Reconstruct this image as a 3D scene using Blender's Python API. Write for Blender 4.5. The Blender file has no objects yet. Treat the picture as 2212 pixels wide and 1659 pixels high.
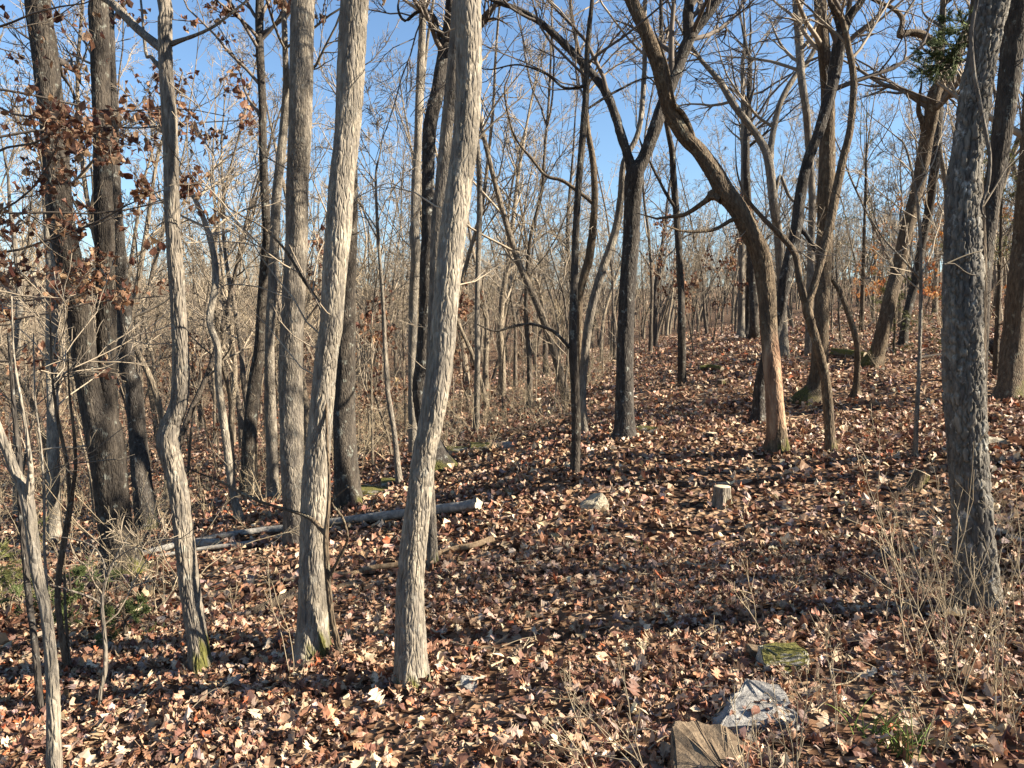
import bpy, math, random
import numpy as np
from mathutils import Vector, Matrix

random.seed(11)
rng = np.random.default_rng(11)
R = math.radians
scene = bpy.context.scene
col = scene.collection

# ------------------------------------------------------------------ camera
CAM_H = 1.6
PITCH = R(3.19)
F = 1659.0                      # focal length in units of a 2212 x 1659 picture
cam_d = bpy.data.cameras.new('camera')
cam_d.sensor_width = 36.0
cam_d.lens = 36.0 * F / 2212.0
cam_d.clip_start = 0.05
cam_d.clip_end = 2000.0
cam = bpy.data.objects.new('camera', cam_d)
col.objects.link(cam)
cam.location = (0, 0, CAM_H)
cam.rotation_euler = (R(90) - PITCH, 0, 0)
scene.camera = cam

# ------------------------------------------------------------------ sky and sun
SUN_AZ = R(99)                  # clockwise from +Y (straight ahead) towards +X
SUN_EL = R(29)
world = bpy.data.worlds.new('World')
scene.world = world
world.use_nodes = True
wn = world.node_tree
bg = wn.nodes['Background']
sky = wn.nodes.new('ShaderNodeTexSky')
sky.sky_type = 'NISHITA'
sky.sun_disc = False
sky.sun_elevation = SUN_EL
sky.sun_rotation = SUN_AZ
sky.altitude = 200
sky.air_density = 1.2
sky.dust_density = 0.3
sky.ozone_density = 4.6
wn.links.new(sky.outputs['Color'], bg.inputs['Color'])
bg.inputs['Strength'].default_value = 0.053
sun_d = bpy.data.lights.new('sun', 'SUN')
sun_d.energy = 5.0
sun_d.angle = R(0.53)
sun_d.color = (1.0, 0.9, 0.74)
sun = bpy.data.objects.new('sun', sun_d)
col.objects.link(sun)
SUN_DIR = Vector((math.sin(SUN_AZ) * math.cos(SUN_EL), math.cos(SUN_AZ) * math.cos(SUN_EL), math.sin(SUN_EL)))
sun.rotation_euler = SUN_DIR.to_track_quat('Z', 'Y').to_euler()
sun.location = (20, 6, 15)
vs = scene.view_settings
vs.view_transform = 'Standard'
vs.look = 'None'
vs.gamma = 1.0
vs.exposure = 2.02
vs.use_curve_mapping = False
scene.cycles.max_bounces = 4
scene.cycles.diffuse_bounces = 2
scene.cycles.transparent_max_bounces = 4
scene.cycles.caustics_reflective = False
scene.cycles.caustics_refractive = False

# ------------------------------------------------------------------ pixel rays and ground
CP, SP = math.cos(PITCH), math.sin(PITCH)
def ray(px, py):
    a = (px - 1106.0) / F
    b = -(py - 829.5) / F
    return np.array([a, CP + b * SP, -SP + b * CP])
def at(px, py, Y):
    r = ray(px, py)
    return np.array([0, 0, CAM_H]) + r * (Y / r[1])

ctrl_px = [(2117, 1310, 4.9), (891, 1478, 4.6), (676, 1425, 5.16), (432, 1450, 4.92), (120, 1700, 4.0),
           (1106, 1659, 3.3), (2000, 1659, 3.0), (267, 1240, 8.0), (640, 1178, 9.4), (752, 1090, 11.0),
           (940, 1012, 12.3), (936, 1228, 7.1), (1241, 1030, 9.1), (1559, 1092, 8.0), (1349, 945, 10.6),
           (1676, 975, 9.75), (1794, 978, 9.15), (1755, 860, 13.0), (1890, 780, 15.5), (2180, 855, 11.5),
           (1691, 768, 18.0), (1560, 728, 27.0), (1629, 733, 24.5), (538, 1070, 14.0), (322, 1152, 11.0),
           (515, 1120, 10.8), (118, 1165, 11.5), (100, 1000, 26.0), (300, 930, 40.0), (100, 850, 65.0),
           (1000, 850, 32.0), (1250, 810, 30.0), (1250, 870, 17.0), (2000, 690, 35.0), (2300, 700, 26.0),
           (700, 900, 35.0), (700, 800, 75.0), (1100, 760, 75.0), (1600, 690, 70.0)]
ctrl = [at(*c) for c in ctrl_px]
ctrl += [np.array(c, float) for c in [(0, 0, 0), (0, -6, .35), (-6, -3, -.5), (6, -3, .9), (-12, 3, -1.3), (10, 4, 1.6),
         (18, 10, 2.8), (28, 0, 5.0), (30, 30, 4.6), (-25, 10, -2.6), (-60, 60, -2.0), (60, 60, 9), (-40, 30, -3.0),
         (-90, 120, 5), (-30, 120, 4.5), (30, 120, 6), (100, 120, 14), (-120, 200, 15), (0, 200, 13), (120, 200, 20),
         (-120, 20, 0), (-60, -40, -2), (60, -40, 10), (120, 30, 16), (0, -40, 2.0), (0, 300, 22), (-200, 300, 26), (200, 300, 30)]]
ctrl = np.array(ctrl)
def _phi(r2):
    return 0.5 * r2 * np.log(np.maximum(r2, 1e-9))
def _warp(x, y):                # compress far distances so the near ground keeps its detail
    r = np.hypot(x, y) + 1e-9
    s = np.log1p(r / 8.0) * 8.0 / r
    return x * s, y * s
cx_, cy_ = _warp(ctrl[:, 0], ctrl[:, 1])
n_ = len(ctrl)
K = _phi((cx_[:, None] - cx_[None]) ** 2 + (cy_[:, None] - cy_[None]) ** 2) + np.eye(n_) * 0.5
Pm = np.stack([np.ones(n_), cx_, cy_], 1)
A = np.block([[K, Pm], [Pm.T, np.zeros((3, 3))]])
sol = np.linalg.solve(A, np.concatenate([ctrl[:, 2], np.zeros(3)]))
def height(x, y):
    x = np.atleast_1d(np.asarray(x, float)); y = np.atleast_1d(np.asarray(y, float))
    wx, wy = _warp(x, y)
    out = np.empty(len(x))
    for s in range(0, len(x), 20000):
        e = s + 20000
        d2 = (wx[s:e, None] - cx_) ** 2 + (wy[s:e, None] - cy_) ** 2
        out[s:e] = _phi(d2) @ sol[:n_] + sol[n_] + sol[n_ + 1] * wx[s:e] + sol[n_ + 2] * wy[s:e]
    out += 0.022 * np.sin(x * 2.1 + 1.3 * np.sin(y * 1.3)) * np.sin(y * 1.9 + .8) + 0.012 * np.sin(x * 5.1 + y * 2.2) * np.sin(y * 4.3 - x)
    return out
def gz(x, y):
    return float(height(x, y)[0])
def hit(px, py):
    """where a ray through a picture point meets the ground"""
    r = ray(px, py)
    ts = np.geomspace(1.5, 150, 600)
    p = np.array([0, 0, CAM_H]) + ts[:, None] * r
    dz = p[:, 2] - height(p[:, 0], p[:, 1])
    i = np.argmax(dz < 0)
    if not (dz < 0).any():
        i = len(ts) - 1
    a, b = dz[i - 1], dz[i]
    t = ts[i - 1] + (ts[i] - ts[i - 1]) * a / (a - b + 1e-12)
    q = np.array([0, 0, CAM_H]) + t * r
    q[2] = gz(q[0], q[1])
    return q

# ------------------------------------------------------------------ mesh helpers
class Geo:
    def __init__(s):
        s.v = []; s.f = {3: [], 4: []}; s.n = 0; s.at = {}; s.mi = {3: [], 4: []}
    def add(s, v, f, mat=0, **attrs):
        v = np.asarray(v, np.float64).reshape(-1, 3); f = np.asarray(f, np.int64)
        k = f.shape[1]
        s.f[k].append(f + s.n); s.mi[k].append(np.full(len(f), mat, np.int32))
        for a, val in attrs.items():
            s.at.setdefault(a, []).append((s.n, np.asarray(val, np.float32)))
        s.v.append(v); s.n += len(v)
    def mesh(s, name, mats, smooth=True):
        me = bpy.data.meshes.new(name)
        if s.n == 0:
            return me
        V = np.concatenate(s.v)
        me.vertices.add(len(V)); me.vertices.foreach_set('co', V.astype(np.float32).ravel())
        loops = []; starts = []; mi = []; off = 0
        for k in (3, 4):
            if s.f[k]:
                f = np.concatenate(s.f[k]); loops.append(f.ravel())
                starts.append(off + np.arange(len(f)) * k); off += f.size
                mi.append(np.concatenate(s.mi[k]))
        L = np.concatenate(loops).astype(np.int32); S = np.concatenate(starts).astype(np.int32)
        me.loops.add(len(L)); me.loops.foreach_set('vertex_index', L)
        me.polygons.add(len(S)); me.polygons.foreach_set('loop_start', S)
        me.polygons.foreach_set('use_smooth', np.full(len(S), smooth, bool))
        me.polygons.foreach_set('material_index', np.concatenate(mi))
        for a, lst in s.at.items():
            if lst[0][1].ndim == 2:
                d = np.ones((len(V), 4), np.float32)
                for o, val in lst: d[o:o + len(val), :3] = val
                me.attributes.new(a, 'FLOAT_COLOR', 'POINT').data.foreach_set('color', d.ravel())
            else:
                d = np.zeros(len(V), np.float32)
                for o, val in lst: d[o:o + len(val)] = val
                me.attributes.new(a, 'FLOAT', 'POINT').data.foreach_set('value', d)
        me.update(calc_edges=True)
        me.validate()
        for m in (mats if isinstance(mats, (list, tuple)) else [mats]):
            me.materials.append(m)
        return me

def link(name, me, parent=None, loc=None):
    o = bpy.data.objects.new(name, me); col.objects.link(o)
    if parent is not None: o.parent = parent
    if loc is not None: o.location = loc
    return o
def tag(o, label, cat, group=None):
    o['label'] = label; o['category'] = cat
    if group: o['group'] = group
    return o
def empty(name, loc, label, cat, group=None):
    o = link(name, None, None, loc); o.empty_display_size = 0.2
    return tag(o, label, cat, group)
def copy_tree(o, parent=None):
    c = o.copy(); col.objects.link(c); c.parent = parent
    for ch in list(o.children): copy_tree(ch, c)
    return c

def norm(v):
    return v / (np.linalg.norm(v, axis=-1, keepdims=True) + 1e-12)
def tubes(geo, P, rad, S, mat=0, cap=False, rough=0.0, **attrs):
    """P (N,K,3) centre lines, rad (N,K) radii, S sides"""
    P = np.asarray(P, float); rad = np.asarray(rad, float)
    if P.ndim == 2: P = P[None]; rad = rad[None]
    N, Kk, _ = P.shape
    T = norm(np.gradient(P, axis=1))
    chord = norm(P[:, -1] - P[:, 0] + 1e-6)
    alt = np.where(np.abs(chord[:, 2:3]) > .8, np.array([[0.31, 1., 0.]]), np.array([[0., 0., 1.]]))
    ref = norm(np.cross(chord, alt))[:, None]
    n = norm(ref - (ref * T).sum(-1, keepdims=True) * T)
    b = np.cross(T, n)
    th = np.arange(S) / S * 2 * np.pi
    rr = rad[:, :, None, None]
    if rough:
        rr = rr * (1 + rough * rng.normal(size=(N, Kk, S, 1)))
    V = P[:, :, None] + rr * (np.cos(th)[None, None, :, None] * n[:, :, None] + np.sin(th)[None, None, :, None] * b[:, :, None])
    idx = np.arange(N * Kk * S).reshape(N, Kk, S)
    a = idx[:, :-1]; c = idx[:, 1:]
    q = np.stack([a, np.roll(a, -1, 2), np.roll(c, -1, 2), c], -1).reshape(-1, 4)
    geo.add(V, q, mat, **{k: np.broadcast_to(np.asarray(v), (N, Kk)).repeat(S, axis=1).ravel() if np.ndim(v) == 2 else v for k, v in attrs.items()})
    return V

def catmull(pts, step, coarse=999):
    """smooth resample of (K,D) points at about `step` metres"""
    pts = np.asarray(pts, float)
    if len(pts) < 3:
        m = max(2, int(np.linalg.norm(pts[-1, :3] - pts[0, :3]) / step) + 1)
        t = np.linspace(0, 1, m)[:, None]
        return pts[0] * (1 - t) + pts[-1] * t
    P = np.vstack([2 * pts[0] - pts[1], pts, 2 * pts[-1] - pts[-2]])
    out = []
    for i in range(1, len(P) - 2):
        m = max(1, int(round(np.linalg.norm(P[i + 1, :3] - P[i, :3]) / (step if i <= coarse else step * 9))))
        t = (np.arange(m) / m)[:, None]
        p0, p1, p2, p3 = P[i - 1], P[i], P[i + 1], P[i + 2]
        out.append(.5 * (2 * p1 + (p2 - p0) * t + (2 * p0 - 5 * p1 + 4 * p2 - p3) * t ** 2 + (3 * p1 - p0 - 3 * p2 + p3) * t ** 3))
    out.append(pts[-1:])
    return np.vstack(out)

def hash2(i, j, s):
    h = np.sin(i * 127.1 + j * 311.7 + s * 74.7) * 43758.5453
    return h - np.floor(h)
def bark_field(theta, s, nu, cell, aspect, seed, warp=.3, shingle=0.0, crack=.30, jit=.8):
    u = theta / (2 * np.pi) * nu
    v = s / (cell * aspect)
    v = v + .9 * np.sin(v * .23 + seed * 2.1) + .5 * np.sin(v * .61 + seed)
    u = u + warp * np.sin(v * 1.9 + seed) + warp * .6 * np.sin(v * 4.3 + 2 * theta + seed * 2) + .15 * np.sin(v * 9.1 + theta * 3)
    v = v + .25 * np.sin(theta * 3 + seed) + .12 * np.sin(theta * 7 + v)
    i0 = np.floor(u); j0 = np.floor(v)
    f1 = np.full(u.shape, 9.0); f2 = np.full(u.shape, 9.0); cid = np.zeros(u.shape); dv = np.zeros(u.shape)
    for di in (-1, 0, 1):
        for dj in (-1, 0, 1):
            ci = np.mod(i0 + di, nu); cj = j0 + dj
            jx = .5 - jit / 2 + jit * hash2(ci, cj, seed); jy = .1 + .8 * hash2(ci, cj, seed + 17)
            d = np.hypot(i0 + di + jx - u, cj + jy - v)
            new = d < f1
            f2 = np.where(new, f1, np.minimum(f2, d))
            cid = np.where(new, hash2(ci, cj, seed + 5), cid)
            dv = np.where(new, cj + jy - v, dv)
            f1 = np.where(new, d, f1)
    h = np.clip((f2 - f1) / crack, 0, 1)
    h = h * h * (3 - 2 * h)
    return h * (.65 + .45 * cid) + shingle * h * dv, cid

BARK = {  # cell width m, aspect, depth m, warp, shingle
    'ridge': (.026, 5.5, .0085, .5, .05),
    'flaky': (.024, 4.6, .0075, .5, .12),
    'block': (.040, 1.9, .024, .10, .08),
    'fine': (.022, 4.5, .006, .4, 0.0),
    'bare': (.05, 6.0, .0006, .4, 0.0),
    'smooth': (.02, 3.0, .0012, .4, 0.0)}
def bark_tube(geo, pts, kind, S, step, moss_h=0.0, moss_az=0.0, bare=None, seed=1.0, mat=0, s0=0.0, coarse=999):
    """one trunk with real bark relief.  pts (K,4): x y z radius"""
    q = catmull(pts, step, coarse)
    P, rad = q[:, :3], np.maximum(q[:, 3], .003)
    seg = np.linalg.norm(np.diff(P, axis=0), axis=1); s = np.concatenate([[0], np.cumsum(seg)]) + s0
    T = norm(np.gradient(P, axis=0))
    Tm = T.copy()
    k = max(1, min(len(T) // 2, int(.1 / step)))
    ker = np.ones(2 * k + 1) / (2 * k + 1)
    for c in range(3):
        Tm[:, c] = np.convolve(np.pad(T[:, c], k, mode='edge'), ker, 'valid')
    T = norm(Tm)
    chord = norm(P[-1] - P[0])
    ref = norm(np.cross(chord, np.array([0, 1., 0.2])))
    n = norm(ref - (T @ ref)[:, None] * T); b = np.cross(T, n)
    th = np.arange(S) / S * 2 * np.pi
    TH, SS = np.meshgrid(th, s)
    cell, asp, dep, warp, sh = BARK[kind]
    rbar = float(np.median(rad))
    nu = max(5, int(round(2 * np.pi * rbar / cell)))
    h, cid = bark_field(TH, SS, nu, cell, asp, seed, warp, sh, .2 if kind == 'block' else .30, .5 if kind == 'block' else .8)
    if kind == 'block':
        hb, _ = bark_field(TH, SS, max(5, nu * 2 // 3), cell * 1.6, 3.4, seed + 8.8, .25, 0, .16, .6)
        hc_, _ = bark_field(TH, SS, nu * 3, cell * .35, 1.6, seed + 4.4, .3, 0, .3, .8)
        h = np.minimum(h, .25 + hb) * .9 + .1 * hc_
    if S >= 40 and kind != 'block':
        h2, _ = bark_field(TH, SS, nu * 2, cell * .55, asp * .8, seed + 3.3, warp, 0)
        h = h * .8 + h2 * .25
    lump = .035 * np.sin(TH * 2 + SS * 2.1 + seed) + .03 * np.sin(TH * 3 - SS * 3.7 + seed * 2) + .02 * np.sin(TH * 5 + SS * 6)
    low = np.clip(1 - SS / .35, 0, 1) ** 2
    lobes = low * .12 + low * (.24 * np.sin(TH * 4 + seed * 3) + .1 * np.sin(TH * 7 + seed))
    depr = np.minimum(dep, rad[:, None] * (.16 if kind != 'block' else .26))
    woodm = np.zeros_like(h)
    if bare is not None:
        z = SS + .12 * np.sin(TH * 2 + 1) + .04 * np.sin(TH * 7)
        woodm = np.clip((z - bare[0]) / .02, 0, 1) * np.clip((bare[1] - z) / .25, 0, 1)
        depr = depr * (1 - woodm * .93) - woodm * .006
    RR = rad[:, None] * (1 + lump * .8 + lobes) + depr * (h - 1.0)
    V = P[:, None] + RR[..., None] * (np.cos(TH)[..., None] * n[:, None] + np.sin(TH)[..., None] * b[:, None])
    D = np.cos(TH)[..., None] * n[:, None] + np.sin(TH)[..., None] * b[:, None]
    moss = np.zeros_like(h)
    if moss_h > 0:
        side = D[..., 0] * math.cos(moss_az) + D[..., 1] * math.sin(moss_az)
        moss = np.clip((moss_h * (.75 + .6 * side) + .05 * np.sin(TH * 6 + SS * 20) - (SS - .12)) / .07, 0, 1) * np.clip(side * 1.3 + .55, 0, 1)
        moss *= np.clip(.35 + cid, 0, 1)
    N = len(s)
    idx = np.arange(N * S).reshape(N, S); a = idx[:-1]; c = idx[1:]
    f = np.stack([a, np.roll(a, -1, 1), np.roll(c, -1, 1), c], -1).reshape(-1, 4)
    geo.add(V, f, mat, plate=cid.ravel(), moss=moss.ravel(), wood=woodm.ravel())
    return q

def spawn(P, rad, k, t0, t1, lfac, ang, Kk, up=.08, wob=.12, rfac=.6, rtip=.0025, lmin=0.0, fall=.55, lens=None, zsq=1.0):
    """k side shoots on every centre line -> (N*k, Kk, 3), radii"""
    N, M, _ = P.shape
    t = rng.uniform(t0, t1, (N, k)); t.sort(axis=1)
    f = t * (M - 1); i = np.minimum(f.astype(int), M - 2); w = (f - i)[..., None]
    ii = np.arange(N)[:, None]
    base = P[ii, i] * (1 - w) + P[ii, i + 1] * w
    tan = norm(P[ii, i + 1] - P[ii, i])
    r0 = rad[ii, i] * (1 - w[..., 0]) + rad[ii, i + 1] * w[..., 0]
    plen = np.linalg.norm(np.diff(P, axis=1), axis=2).sum(1)[:, None]
    L = (plen if lens is None else lens) * lfac * (1 - fall * t) * rng.uniform(.55, 1.25, (N, k))
    L = np.maximum(L, lmin)
    rnd = rng.normal(size=(N, k, 3)); rnd[..., 2] *= zsq
    perp = norm(rnd - (rnd * tan).sum(-1, keepdims=True) * tan)
    a = rng.uniform(ang[0], ang[1], (N, k))[..., None]
    d = norm(np.cos(a) * tan + np.sin(a) * perp)
    base = base.reshape(-1, 3); d = d.reshape(-1, 3); L = L.reshape(-1); r0 = r0.reshape(-1) * rfac
    out = [base]; cur = base
    for s in range(Kk - 1):
        cur = cur + d * (L / (Kk - 1))[:, None]; out.append(cur)
        d = d + wob * rng.normal(size=d.shape); d[:, 2] += up; d = norm(d)
    Q = np.stack(out, 1)
    tt = np.linspace(0, 1, Kk)[None]
    r0 = np.maximum(r0, rtip)[:, None]
    q = r0 * (1 - tt) ** .8 + rtip * tt
    return Q, np.maximum(q, rtip * .8)

def crown(geo, stems, n1, t0, L1, H, detail=(7, 6), ang=(.5, 1.1), rt=.0028, sides=(6, 4, 3), up=.07, hang=None, dense=1.0):
    """branch levels on stems [(P(K,3), rad(K)), ...]; returns outer twigs for leaves"""
    tw = []
    for (P, rad) in stems:
        if n1 < 1: continue
        Q1, r1 = spawn(P[None], rad[None], n1, t0, .99, L1, ang, 8, up=up, wob=.13, rfac=.48, rtip=.005 if H > 5.5 else .0022, lens=H)
        tubes(geo, Q1, r1, sides[0], 0)
        Q2, r2 = spawn(Q1, r1, detail[0], .15, 1.0, .48, (.4, 1.0), 6, up=up * .7, wob=.17, rfac=.6, rtip=.0035)
        tubes(geo, Q2, r2, sides[1], 0)
        Q3, r3 = spawn(Q2, r2, detail[1], .1, 1.0, .48, (.4, 1.0), 4, up=.04, wob=.2, rfac=.6, rtip=rt, lmin=.12)
        tubes(geo, Q3, r3, sides[2], 0)
        tw.append((Q2, Q3))
    return tw

# ------------------------------------------------------------------ materials
def new_mat(name, rough=.85, spec=.25):
    m = bpy.data.materials.new(name); m.use_nodes = True
    nt = m.node_tree; bs = nt.nodes['Principled BSDF']
    bs.inputs['Roughness'].default_value = rough
    bs.inputs['Specular IOR Level'].default_value = spec
    return m, nt, bs
def N(nt, t, **kw):
    n = nt.nodes.new(t)
    for k, v in kw.items():
        if k in n.inputs: n.inputs[k].default_value = v
        else: setattr(n, k, v)
    return n
def ramp(nt, fac, stops, interp='LINEAR'):
    r = nt.nodes.new('ShaderNodeValToRGB'); e = r.color_ramp.elements
    r.color_ramp.interpolation = interp
    while len(e) < len(stops): e.new(.5)
    for i, (p, c) in enumerate(stops):
        e[i].position = p; e[i].color = (*c, 1)
    nt.links.new(fac, r.inputs['Fac'])
    return r.outputs['Color']
def mixc(nt, fac, a, b, mode='MIX'):
    m = nt.nodes.new('ShaderNodeMix'); m.data_type = 'RGBA'; m.blend_type = mode
    for s, v in ((0, fac), (6, a), (7, b)):
        if isinstance(v, bpy.types.NodeSocket): nt.links.new(v, m.inputs[s])
        else: m.inputs[s].default_value = v if s == 0 else (*v, 1)
    return m.outputs[2]
def stretched(nt, sx, sz):
    tc = nt.nodes.new('ShaderNodeTexCoord'); mp = nt.nodes.new('ShaderNodeMapping')
    mp.inputs['Scale'].default_value = (sx, sx, sz)
    nt.links.new(tc.outputs['Object'], mp.inputs['Vector'])
    return mp.outputs['Vector']

def bark_mat(name, c1, c2, lichen=None, near=True, per_object=0.0, lam=.35, fiss=True):
    m, nt, bs = new_mat(name, .9, .15)
    L = nt.links
    v1 = stretched(nt, 34, 7); v2 = stretched(nt, 5, 2.2)
    n1 = N(nt, 'ShaderNodeTexNoise', Scale=1.0, Detail=5.0, Roughness=.65); L.new(v1, n1.inputs['Vector'])
    n2 = N(nt, 'ShaderNodeTexNoise', Scale=1.0, Detail=4.0, Roughness=.6); L.new(v2, n2.inputs['Vector'])
    c = ramp(nt, n1.outputs['Fac'], [(.3, c1), (.7, c2)])
    if near:
        at_ = N(nt, 'ShaderNodeAttribute', attribute_name='plate')
        pl = ramp(nt, at_.outputs['Fac'], [(0, (.72, .72, .74)), (1, (1.25, 1.22, 1.16))])
        c = mixc(nt, 1.0, c, pl, 'MULTIPLY')
    if lichen:
        n3 = N(nt, 'ShaderNodeTexNoise', Scale=11.0, Detail=4.0, Roughness=.7)
        L.new(stretched(nt, 1, .8), n3.inputs['Vector'])
        f = ramp(nt, n3.outputs['Fac'], [(.58, (0, 0, 0)), (.68, (lam,) * 3)])
        c = mixc(nt, f, c, lichen)
    f2 = ramp(nt, n2.outputs['Fac'], [(.35, (.78, .77, .76)), (.65, (1.12, 1.1, 1.06))])
    c = mixc(nt, 1.0, c, f2, 'MULTIPLY')
    if per_object:
        oi = nt.nodes.new('ShaderNodeObjectInfo')
        t = ramp(nt, oi.outputs['Random'], [(0, (1 - per_object, 1 - per_object, 1 - per_object * .9)), (1, (1 + per_object, 1 + per_object * .95, 1 + per_object * .8))])
        c = mixc(nt, 1.0, c, t, 'MULTIPLY')
    if near:
        wd = N(nt, 'ShaderNodeAttribute', attribute_name='wood')
        nw = N(nt, 'ShaderNodeTexNoise', Scale=1.0, Detail=5.0); L.new(stretched(nt, 9, 2.0), nw.inputs['Vector'])
        wc = ramp(nt, nw.outputs['Fac'], [(.3, (.085, .045, .03)), (.5, (.22, .135, .085)), (.72, (.40, .29, .19))])
        c = mixc(nt, wd.outputs['Fac'], c, wc)
        ms = N(nt, 'ShaderNodeAttribute', attribute_name='moss')
        nm = N(nt, 'ShaderNodeTexNoise', Scale=60.0, Detail=3.0)
        mc = ramp(nt, nm.outputs['Fac'], [(.3, (.035, .036, .012)), (.7, (.13, .122, .035))])
        c = mixc(nt, ms.outputs['Fac'], c, mc)
    L.new(c, bs.inputs['Base Color'])
    # fine relief
    if near:
        nb = N(nt, 'ShaderNodeTexNoise', Scale=1.0, Detail=4.0, Roughness=.7); L.new(stretched(nt, 90, 30), nb.inputs['Vector'])
        
        vo = N(nt, 'ShaderNodeTexVoronoi', Scale=1.0, feature='DISTANCE_TO_EDGE'); L.new(stretched(nt, 42, 9), vo.inputs['Vector'])
        mr = nt.nodes.new('ShaderNodeMapRange'); L.new(vo.outputs['Distance'], mr.inputs['Value']); mr.inputs['From Max'].default_value = .22
        ad = N(nt, 'ShaderNodeMath', operation='MULTIPLY_ADD'); L.new(nb.outputs['Fac'], ad.inputs[0]); ad.inputs[1].default_value = .6; ad.inputs[2].default_value = 0.0
        if fiss: L.new(mr.outputs['Result'], ad.inputs[2])
        h = ad.outputs[0]; dist = .010
    else:
        vo = N(nt, 'ShaderNodeTexVoronoi', Scale=1.0, feature='DISTANCE_TO_EDGE'); L.new(stretched(nt, 26, 6), vo.inputs['Vector'])
        mr = nt.nodes.new('ShaderNodeMapRange'); L.new(vo.outputs['Distance'], mr.inputs['Value']); mr.inputs['From Max'].default_value = .28
        h = mr.outputs['Result']; dist = .018
    bp = N(nt, 'ShaderNodeBump', Strength=.8, Distance=dist)
    L.new(h, bp.inputs['Height']); L.new(bp.outputs['Normal'], bs.inputs['Normal'])
    return m

M = {}
M['pale'] = bark_mat('bark_pale_grey', (.135, .12, .10), (.30, .268, .222), (.44, .43, .38))
M['grey'] = bark_mat('bark_grey', (.10, .088, .074), (.25, .22, .182), (.42, .42, .36))
M['dark'] = bark_mat('bark_dark', (.030, .026, .023), (.088, .075, .062), (.36, .38, .33), lam=.5)
M['black'] = bark_mat('bark_blackish', (.028, .025, .023), (.085, .075, .066), (.34, .35, .32), lam=.6)
M['brown'] = bark_mat('bark_brown', (.06, .045, .032), (.165, .128, .09), (.40, .40, .30))
M['block'] = bark_mat('bark_block', (.06, .055, .05), (.19, .178, .158), (.5, .5, .47), lam=.55, fiss=False)
M['far'] = bark_mat('bark_far', (.085, .07, .054), (.225, .188, .145), (.40, .37, .31), near=False, per_object=.5)
def twig_mat(name, c1, c2, per=.3):
    m, nt, bs = new_mat(name, .8, .2)
    n1 = N(nt, 'ShaderNodeTexNoise', Scale=3.0, Detail=3.0)
    tc = nt.nodes.new('ShaderNodeTexCoord'); nt.links.new(tc.outputs['Object'], n1.inputs['Vector'])
    c = ramp(nt, n1.outputs['Fac'], [(.3, c1), (.7, c2)])
    oi = nt.nodes.new('ShaderNodeObjectInfo')
    t = ramp(nt, oi.outputs['Random'], [(0, (1 - per,) * 3), (1, (1 + per, 1 + per * .95, 1 + per * .85))])
    nt.links.new(mixc(nt, 1.0, c, t, 'MULTIPLY'), bs.inputs['Base Color'])
    return m
M['twig'] = twig_mat('twig', (.15, .122, .09), (.31, .255, .19), .4)
M['twig_dark'] = twig_mat('twig_dark', (.06, .05, .042), (.16, .13, .105))
M['twig_pale'] = twig_mat('twig_pale', (.20, .155, .10), (.385, .315, .215), .3)

LEAF_COLS = np.array([(.40, .275, .175), (.53, .42, .29), (.31, .185, .11), (.22, .105, .06), (.145, .066, .042),
                      (.46, .32, .24), (.38, .175, .09), (.36, .10, .035), (.28, .20, .165), (.10, .052, .038)])
LEAF_COLS = LEAF_COLS * .93 + LEAF_COLS.mean(1, keepdims=True) * .07
LEAF_W = np.array([.19, .085, .21, .19, .15, .035, .05, .018, .07, .07]); LEAF_W = LEAF_W / LEAF_W.sum()
def leaf_mat(name, attr, trans=.15, stops=None):
    m, nt, bs = new_mat(name, .6, .3)
    if attr:
        c = N(nt, 'ShaderNodeAttribute', attribute_name=attr).outputs['Color']
    else:
        oi = nt.nodes.new('ShaderNodeObjectInfo')
        c = ramp(nt, oi.outputs['Random'], stops, 'CONSTANT')
    tc = nt.nodes.new('ShaderNodeTexCoord')
    nz = N(nt, 'ShaderNodeTexNoise', Scale=45.0, Detail=3.0); nt.links.new(tc.outputs['Object'], nz.inputs['Vector'])
    v = ramp(nt, nz.outputs['Fac'], [(.3, (.78, .76, .74)), (.7, (1.15, 1.14, 1.12))])
    c = mixc(nt, 1.0, c, v, 'MULTIPLY')
    nt.links.new(c, bs.inputs['Base Color'])
    if trans:
        tr = nt.nodes.new('ShaderNodeBsdfTranslucent'); nt.links.new(c, tr.inputs['Color'])
        mx = nt.nodes.new('ShaderNodeMixShader'); mx.inputs[0].default_value = trans
        out = nt.nodes['Material Output']
        nt.links.new(bs.outputs[0], mx.inputs[1]); nt.links.new(tr.outputs[0], mx.inputs[2]); nt.links.new(mx.outputs[0], out.inputs['Surface'])
    return m
cum = np.concatenate([[0], np.cumsum(LEAF_W)[:-1]])
M['litter'] = leaf_mat('leaf_litter', 'Col', .12)
M['leaf_single'] = leaf_mat('fallen_leaf', None, .12, [(float(p), tuple(c)) for p, c in zip(cum, LEAF_COLS)])
M['leaf_hang'] = leaf_mat('hanging_leaf', 'Col', .35)
M['leaf_hang_single'] = leaf_mat('hanging_leaf_single', None, .35, [(0, (.22, .11, .062)), (.3, (.155, .072, .045)), (.55, (.29, .165, .095)), (.75, (.12, .05, .032)), (.9, (.36, .235, .145))])

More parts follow.
